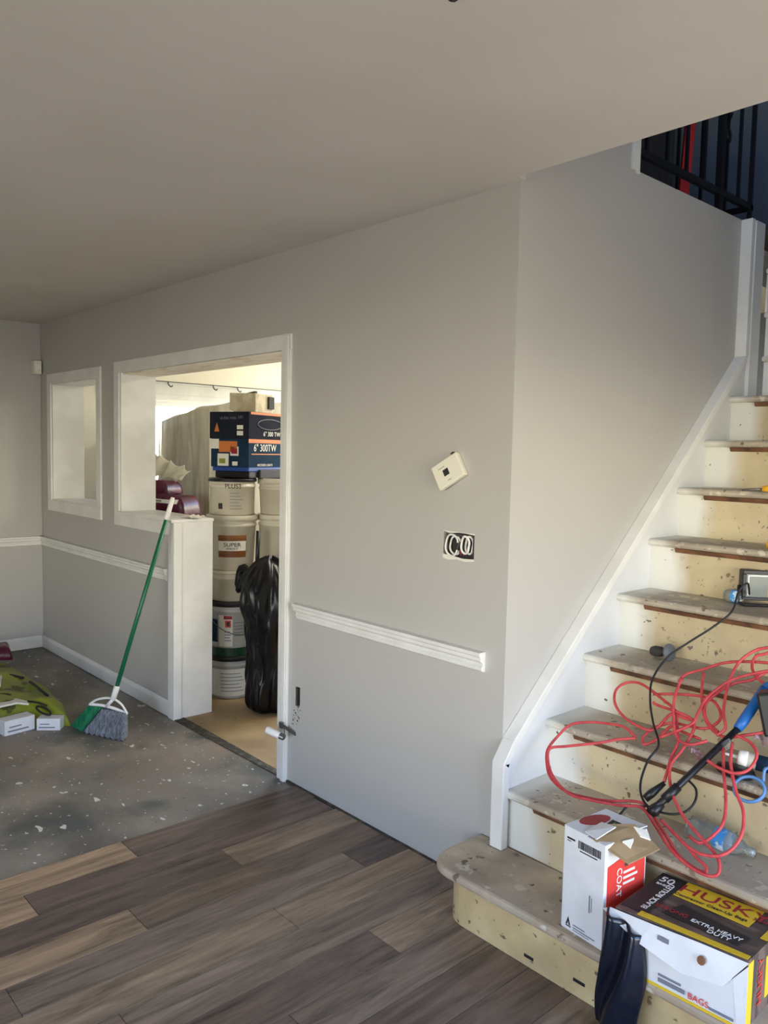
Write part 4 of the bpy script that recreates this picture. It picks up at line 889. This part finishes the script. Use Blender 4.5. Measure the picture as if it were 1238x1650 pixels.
# cords: paths follow the slope of the steps
CORD = {'A': [(0.393, 0.19, 0.643), (0.343, 0.207, 0.659), (0.285, 0.203, 0.656), (0.216, 0.192, 0.645), (0.159, 0.171, 0.625), (0.136, 0.133, 0.589), (0.126, 0.088, 0.547), (0.151, 0.052, 0.513), (0.192, 0.022, 0.485), (0.261, 0.006, 0.47), (0.333, 0.01, 0.473), (0.409, 0.022, 0.484), (0.477, 0.041, 0.502), (0.523, 0.043, 0.504), (0.574, 0.017, 0.48), (0.631, -0.012, 0.452), (0.671, -0.033, 0.432), (0.724, -0.045, 0.422), (0.754, -0.043, 0.423), (0.749, -0.033, 0.433), (0.717, -0.023, 0.442), (0.677, -0.007, 0.457), (0.623, 0.011, 0.474), (0.581, 0.024, 0.487)],
        'A2': [(0.401, 0.176, 0.646), (0.347, 0.159, 0.63), (0.295, 0.137, 0.609), (0.195, 0.102, 0.576), (0.141, 0.082, 0.557), (0.156, 0.051, 0.528), (0.203, 0.017, 0.496), (0.284, -0.008, 0.473), (0.36, -0.003, 0.477), (0.458, 0.011, 0.49), (0.511, 0.024, 0.502), (0.546, 0.014, 0.493), (0.589, -0.008, 0.472), (0.652, -0.04, 0.443), (0.714, -0.056, 0.427), (0.767, -0.059, 0.424), (0.791, -0.047, 0.435), (0.777, -0.02, 0.461), (0.736, -0.001, 0.479), (0.682, 0.02, 0.499), (0.638, 0.041, 0.518), (0.592, 0.072, 0.548), (0.559, 0.108, 0.582), (0.545, 0.142, 0.614), (0.557, 0.183, 0.652), (0.563, 0.233, 0.7), (0.549, 0.259, 0.724), (0.507, 0.27, 0.734), (0.417, 0.275, 0.739), (0.401, 0.279, 0.744)],
        'B': [(0.551, 0.267, 0.723), (0.508, 0.268, 0.723), (0.471, 0.269, 0.725), (0.44, 0.216, 0.675), (0.376, 0.216, 0.675), (0.321, 0.23, 0.687), (0.273, 0.256, 0.713), (0.253, 0.291, 0.745), (0.271, 0.317, 0.77), (0.312, 0.328, 0.78), (0.356, 0.321, 0.773), (0.413, 0.303, 0.757), (0.476, 0.281, 0.736), (0.498, 0.255, 0.711), (0.531, 0.203, 0.663), (0.532, 0.165, 0.626), (0.545, 0.103, 0.568)],
        'C': [(0.71, 0.506, 0.96), (0.67, 0.493, 0.948), (0.634, 0.476, 0.932), (0.606, 0.438, 0.897), (0.601, 0.39, 0.851), (0.612, 0.336, 0.8), (0.628, 0.294, 0.761), (0.651, 0.261, 0.729), (0.635, 0.238, 0.707)],
        'D': [(0.738, 0.442, 0.901), (0.699, 0.43, 0.889), (0.636, 0.401, 0.863), (0.593, 0.372, 0.835), (0.56, 0.324, 0.789), (0.554, 0.282, 0.75), (0.553, 0.251, 0.721), (0.521, 0.224, 0.695), (0.478, 0.194, 0.667)],
        'E': [(0.377, 0.32, 0.757), (0.434, 0.333, 0.769), (0.491, 0.342, 0.778), (0.549, 0.347, 0.782), (0.593, 0.331, 0.767), (0.615, 0.301, 0.739), (0.59, 0.271, 0.71), (0.536, 0.263, 0.703), (0.478, 0.259, 0.699), (0.431, 0.233, 0.674), (0.414, 0.203, 0.647), (0.428, 0.186, 0.631), (0.458, 0.209, 0.652), (0.483, 0.25, 0.691), (0.523, 0.244, 0.686), (0.584, 0.24, 0.681)],
        'F': [(0.436, 0.373, 0.804), (0.448, 0.397, 0.827), (0.496, 0.423, 0.851), (0.553, 0.453, 0.88), (0.632, 0.471, 0.897), (0.722, 0.481, 0.906)],
        'G': [(0.46, 0.35, 0.826), (0.465, 0.298, 0.777), (0.491, 0.243, 0.724), (0.53, 0.197, 0.681), (0.576, 0.189, 0.673), (0.621, 0.21, 0.693)],
        'G2': [(0.506, 0.403, 0.845), (0.529, 0.349, 0.795), (0.565, 0.296, 0.744), (0.604, 0.265, 0.715), (0.656, 0.253, 0.704), (0.702, 0.269, 0.719), (0.764, 0.294, 0.742), (0.798, 0.311, 0.759)],
        'G3': [(0.738, 0.445, 0.884), (0.694, 0.444, 0.883), (0.659, 0.414, 0.854), (0.612, 0.394, 0.835), (0.577, 0.361, 0.804), (0.557, 0.32, 0.766), (0.584, 0.281, 0.729), (0.629, 0.262, 0.711)],
        'H': [(0.696, 0.235, 0.725), (0.742, 0.228, 0.718), (0.772, 0.204, 0.695), (0.766, 0.167, 0.66), (0.734, 0.149, 0.644), (0.686, 0.15, 0.645), (0.649, 0.158, 0.653)],
        'H2': [(0.665, 0.223, 0.686), (0.693, 0.17, 0.636), (0.733, 0.106, 0.576), (0.75, 0.06, 0.532), (0.741, 0.028, 0.502), (0.715, -0.0, 0.476), (0.68, 0.005, 0.481)],
        'I': [(0.692, 0.222, 0.705), (0.712, 0.173, 0.658), (0.755, 0.118, 0.606), (0.793, 0.082, 0.573), (0.812, 0.039, 0.531), (0.805, 0.0, 0.495), (0.778, -0.024, 0.472), (0.733, -0.034, 0.463), (0.687, -0.028, 0.468), (0.634, -0.011, 0.485), (0.593, 0.002, 0.497)],
        'K': [(0.703, 0.521, 0.968), (0.674, 0.484, 0.933), (0.644, 0.468, 0.917), (0.647, 0.437, 0.888), (0.676, 0.411, 0.864), (0.714, 0.399, 0.853), (0.758, 0.398, 0.852)]}
ec = MB()
for k, P_ in CORD.items(): ec.tube(P_, .0047, 8, 6)
tag(obj('extension_cord', ec, M_red, smooth=True), 'tangled red extension cord spread over the middle steps', 'cord')
BLK = [(.514, .679, 1.117), (.498, .645, 1.085), (.507, .585, 1.028), (.471, .529, .975), (.416, .47, .919), (.37, .412, .865), (.359, .342, .799), (.387, .283, .743), (.431, .229, .693), (.48, .18, .646), (.471, .136, .605), (.48, .081, .553), (.505, .048, .521), (.546, .031, .506), (.604, .034, .509), (.642, .051, .525), (.655, .079, .551), (.643, .107, .577), (.608, .122, .591)]
pc = thing('power_cord', (.45, .3, .62), 'black power cord running down from the work light to its plug', 'cord')
obj('cable', MB().tube([(.47, .80, 1.06)]+BLK[0:], .0036, 8, 6).tube([(.455, -.012, .45), (.469, .001, .477), (.481, .02, .495), (.527, .03, .505)], .0036, 8, 6), M_blackcord, pc, smooth=True)
pg = obj('plug', MB().tube([(.548, .025, .492), (.556, .033, .505), (.568, .052, .523)], [.016, .018, .012], 10), M_bplastic, pc, smooth=True)
obj('plug', MB().tube([(.515, .048, .520), (.528, .065, .538), (.55, .095, .568)], [.012, .013, .007], 10), M_bplastic, pc, smooth=True)
# long tool with blue grip
tl = thing('pole_tool', (.6, .15, .55), 'black pole tool with blue rubber grip lying across the steps', 'tool')
a0, a1, a2, a3 = Vector((.548, .018, .498)), Vector((.572, .058, .535)), Vector((.687, .272, .738)), Vector((.708, .395, .842))
obj('shaft', MB().tube([a0, a1, a2], [.010, .0105, .010], 12), M_bplastic, tl, smooth=True)
obj('grip', MB().tube([a2-(a2-a1)*.02, a2+(a3-a2)*.15, a2+(a3-a2)*.8, a3], [.0135, .016, .016, .015], 14), M_blue, tl, smooth=True)
obj('ferrule', MB().tube([a1, a1+(a2-a1)*.18], .0145, 12), M_bplastic, tl, smooth=True)
obj('end_cap', MB().tube([a3, a3+Vector((.02, .01, .012)), a3+Vector((.06, .02, .010))], [.017, .018, .014], 10), M_blue, tl, smooth=True)
obj('clip', MB().box(-.012, .012, -.004, .004, -.016, .016, Matrix.Translation(a1+(a2-a1)*.80+Vector((.016, -.012, .0))) @ Matrix.Rotation(.8, 4, 'Y')), M_clear, tl, bevel=.002)
tag(obj('tool_case', MB().box(-.05, .05, -.04, .04, 0, .13, Matrix.Translation((.795, .33, .735)) @ Matrix.Rotation(-.25, 4, 'Y') @ Matrix.Rotation(.3, 4, 'Z')), M_bplastic, bevel=.008), 'black plastic case cut off at the right edge beside the blue grip', 'case')
# caulk tube
ct = thing('caulk_tube', (.78, .24, .66), 'white caulk tube with nozzle pointing left across the step', 'caulk tube')
e0 = Vector((.665, .215, .668)); ex = Vector((.90, .33, -.10)).normalized()
obj('nozzle', MB().tube([e0, e0+ex*.005, e0+ex*.045], [.0022, .003, .0062], 12), M_white, ct, smooth=True)
obj('shoulder', MB().tube([e0+ex*.044, e0+ex*.046, e0+ex*.052, e0+ex*.060, e0+ex*.068, e0+ex*.072], [.012, .021, .0235, .024, .0245, .022], 20), M_white, ct, smooth=True)
obj('barrel', MB().tube([e0+ex*.070, e0+ex*.25], .0225, 20), M_paper, ct, smooth=True)
obj('print_band', MB().tube([e0+ex*.095, e0+ex*.20], .0228, 20), M_teal, ct, smooth=True)
# blue strap coil
tag(obj('strap_coil', MB().tube([(.772+.040*math.cos(a), .165+.020*math.sin(a)+.006*math.cos(a), .605+.030*math.sin(a)) for a in [2*PI*k/20 for k in range(20)]], .0048, 8, 3, closed=True, flat=1.4)
    .tube([(.80, .19, .63), (.80, .2, .665), (.83, .215, .67)], .0048, 8, 4), M_bluestrap, smooth=True), 'pale blue ring of strap hanging over a step edge', 'strap')
tag(obj('tool_pouch', MB().lathe([(0, 0), (.045, .004), (.055, .015), (.048, .028), (.02, .034), (0, .034)], n=20, mtx=Matrix.Translation((.712, .205, .613)) @ Matrix.Diagonal((1.1, .7, 1, 1))), M_bplastic, smooth=True), 'dark round pouch beneath the caulk nozzle', 'pouch')
tag(obj('plastic_wrapper', MB().grid(lambda u, v: (.735+.14*u, .262+.05*v+.01*math.sin(u*14), .712+.012*math.sin(u*22+v*5)+.03*v), 18, 8), M_clearbag, smooth=True, solid=.001), 'crinkled pinkish clear packet lying above the caulk tube', 'packet')
tag(obj('plastic_wrapper', MB().grid(lambda u, v: (.572+.035*u+.012*v, .215-.03*v+.006*math.sin(u*14), .668-.020*u-.012*v+.006*math.sin(u*9+v*11)), 12, 8), M_clearbag, smooth=True, solid=.001), 'crumpled clear wrapper among the red cord loops', 'wrapper')
# water bottle on the second step
wbt = thing('water_bottle', (.70, .15, 2*R), 'clear crumpled water bottle with blue label on the second step', 'bottle')
bq = Vector((.598, .160, 2*R+.0325)); bx = (Vector((.80, .150, 2*R+.024))-bq).normalized()
bl_ = [(0, .002), (.003, .022), (.010, .030), (.030, .0315), (.042, .029), (.056, .0315), (.09, .0315), (.13, .0315), (.150, .029), (.170, .020), (.183, .0125), (.200, .012), (.201, .002)]
rot = Vector((0, 0, 1)).rotation_difference(bx).to_matrix().to_4x4(); rot.translation = bq
obj('body', MB().lathe([(r_, d_) for d_, r_ in bl_], n=28, mtx=rot), M_clear, wbt, smooth=True)
obj('label', MB().lathe([(.0318, .092), (.0320, .128)], n=28, mtx=rot), M_bottleblue, wbt, smooth=True)
obj('cap', MB().lathe([(0, .206), (.0135, .206), (.0140, .195), (.0135, .190)], n=18, mtx=rot), M_clear, wbt, smooth=True)
# grey wheel-ended knob on the fourth step
kn = thing('suction_cup', (.27, .58, 4*R), 'grey disc-ended knob lying on the tread below the black cord', 'knob')
mk = Matrix.Translation((.300, .560, 4*R+.033)) @ Matrix.Rotation(math.radians(82), 4, 'Y') @ Matrix.Rotation(.15, 4, 'X')
obj('disc', MB().lathe([(0, -.006), (.030, -.005), (.032, .0), (.030, .005), (0, .006)], n=26, mtx=mk), M_grey, kn, smooth=True)
obj('stem', MB().lathe([(.010, -.006), (.012, -.03), (.018, -.034), (.020, -.06), (.016, -.075), (0, -.077)], n=20, mtx=mk), M_dark, kn, smooth=True)
# work light on the fifth step
wl = thing('work_light', (.50, .80, 5*R), 'black framed work light with frosted glass at the right edge', 'work light')
mw = Matrix.Translation((.445, .80, 5*R)) @ Matrix.Rotation(math.radians(42), 4, 'Z')
obj('housing', MB().box(0, .17, .004, .05, .018, .128, mw), M_bplastic, wl, bevel=.006)
obj('bezel', MB().box(0, .17, -.004, .004, .018, .030, mw).box(0, .17, -.004, .004, .114, .128, mw).box(0, .012, -.004, .004, .030, .114, mw).box(.158, .17, -.004, .004, .030, .114, mw), M_bplastic, wl, bevel=.002)
obj('chrome_rim', MB().box(.018, .152, -.001, .004, .106, .110, mw).box(.018, .022, -.001, .004, .036, .106, mw), M_white, wl)
obj('glass', MB().box(.012, .158, .001, .004, .030, .114, mw), M_glass, wl)
obj('stand', MB().tube([mw @ Vector((-.006, .02, .07)), mw @ Vector((-.01, .02, .008)), mw @ Vector((-.006, -.03, .006)), mw @ Vector((.176, -.03, .006)), mw @ Vector((.18, .02, .008)), mw @ Vector((.176, .02, .07))], .006, 8), M_bplastic, wl, smooth=True)
wq = thing('wrapper', (.40, .80, 5*R), 'crumpled white and blue plastic bottle end behind the work light', 'plastic')
obj('body', MB().lathe([(0, 0), (.018, .002), (.024, .012), (.023, .06), (.012, .07), (0, .071)], n=16, mtx=Matrix.Translation((.375, .812, 5*R+.025)) @ Matrix.Rotation(PI/2, 4, 'Y')), M_clear, wq, smooth=True)
obj('label', MB().lathe([(.0244, .030), (.0240, .058)], n=16, mtx=Matrix.Translation((.375, .812, 5*R+.025)) @ Matrix.Rotation(PI/2, 4, 'Y')), M_bottleblue, wq, smooth=True)
# yellow-handled tool on the seventh step
ys = thing('screwdriver', (.32, 1.07, 7*R), 'yellow-handled screwdriver on a high tread at the right edge', 'screwdriver')
obj('handle', MB().tube([(.400, 1.030, 7*R+.012), (.425, 1.035, 7*R+.0145), (.50, 1.04, 7*R+.0145)], [.010, .014, .014], 12), M_yellowp, ys, smooth=True)
obj('shank', MB().tube([(.330, 1.010, 7*R+.006), (.400, 1.030, 7*R+.012)], .004, 8), M_steel, ys, smooth=True)
tag(obj('tape_roll', MB().lathe([(.018, 0), (.030, 0), (.030, .022), (.018, .022), (.018, 0)], (.495, .94, 6*R), 20), M_yellowp, smooth=True), 'small yellow roll on the tread above the work light', 'tape')
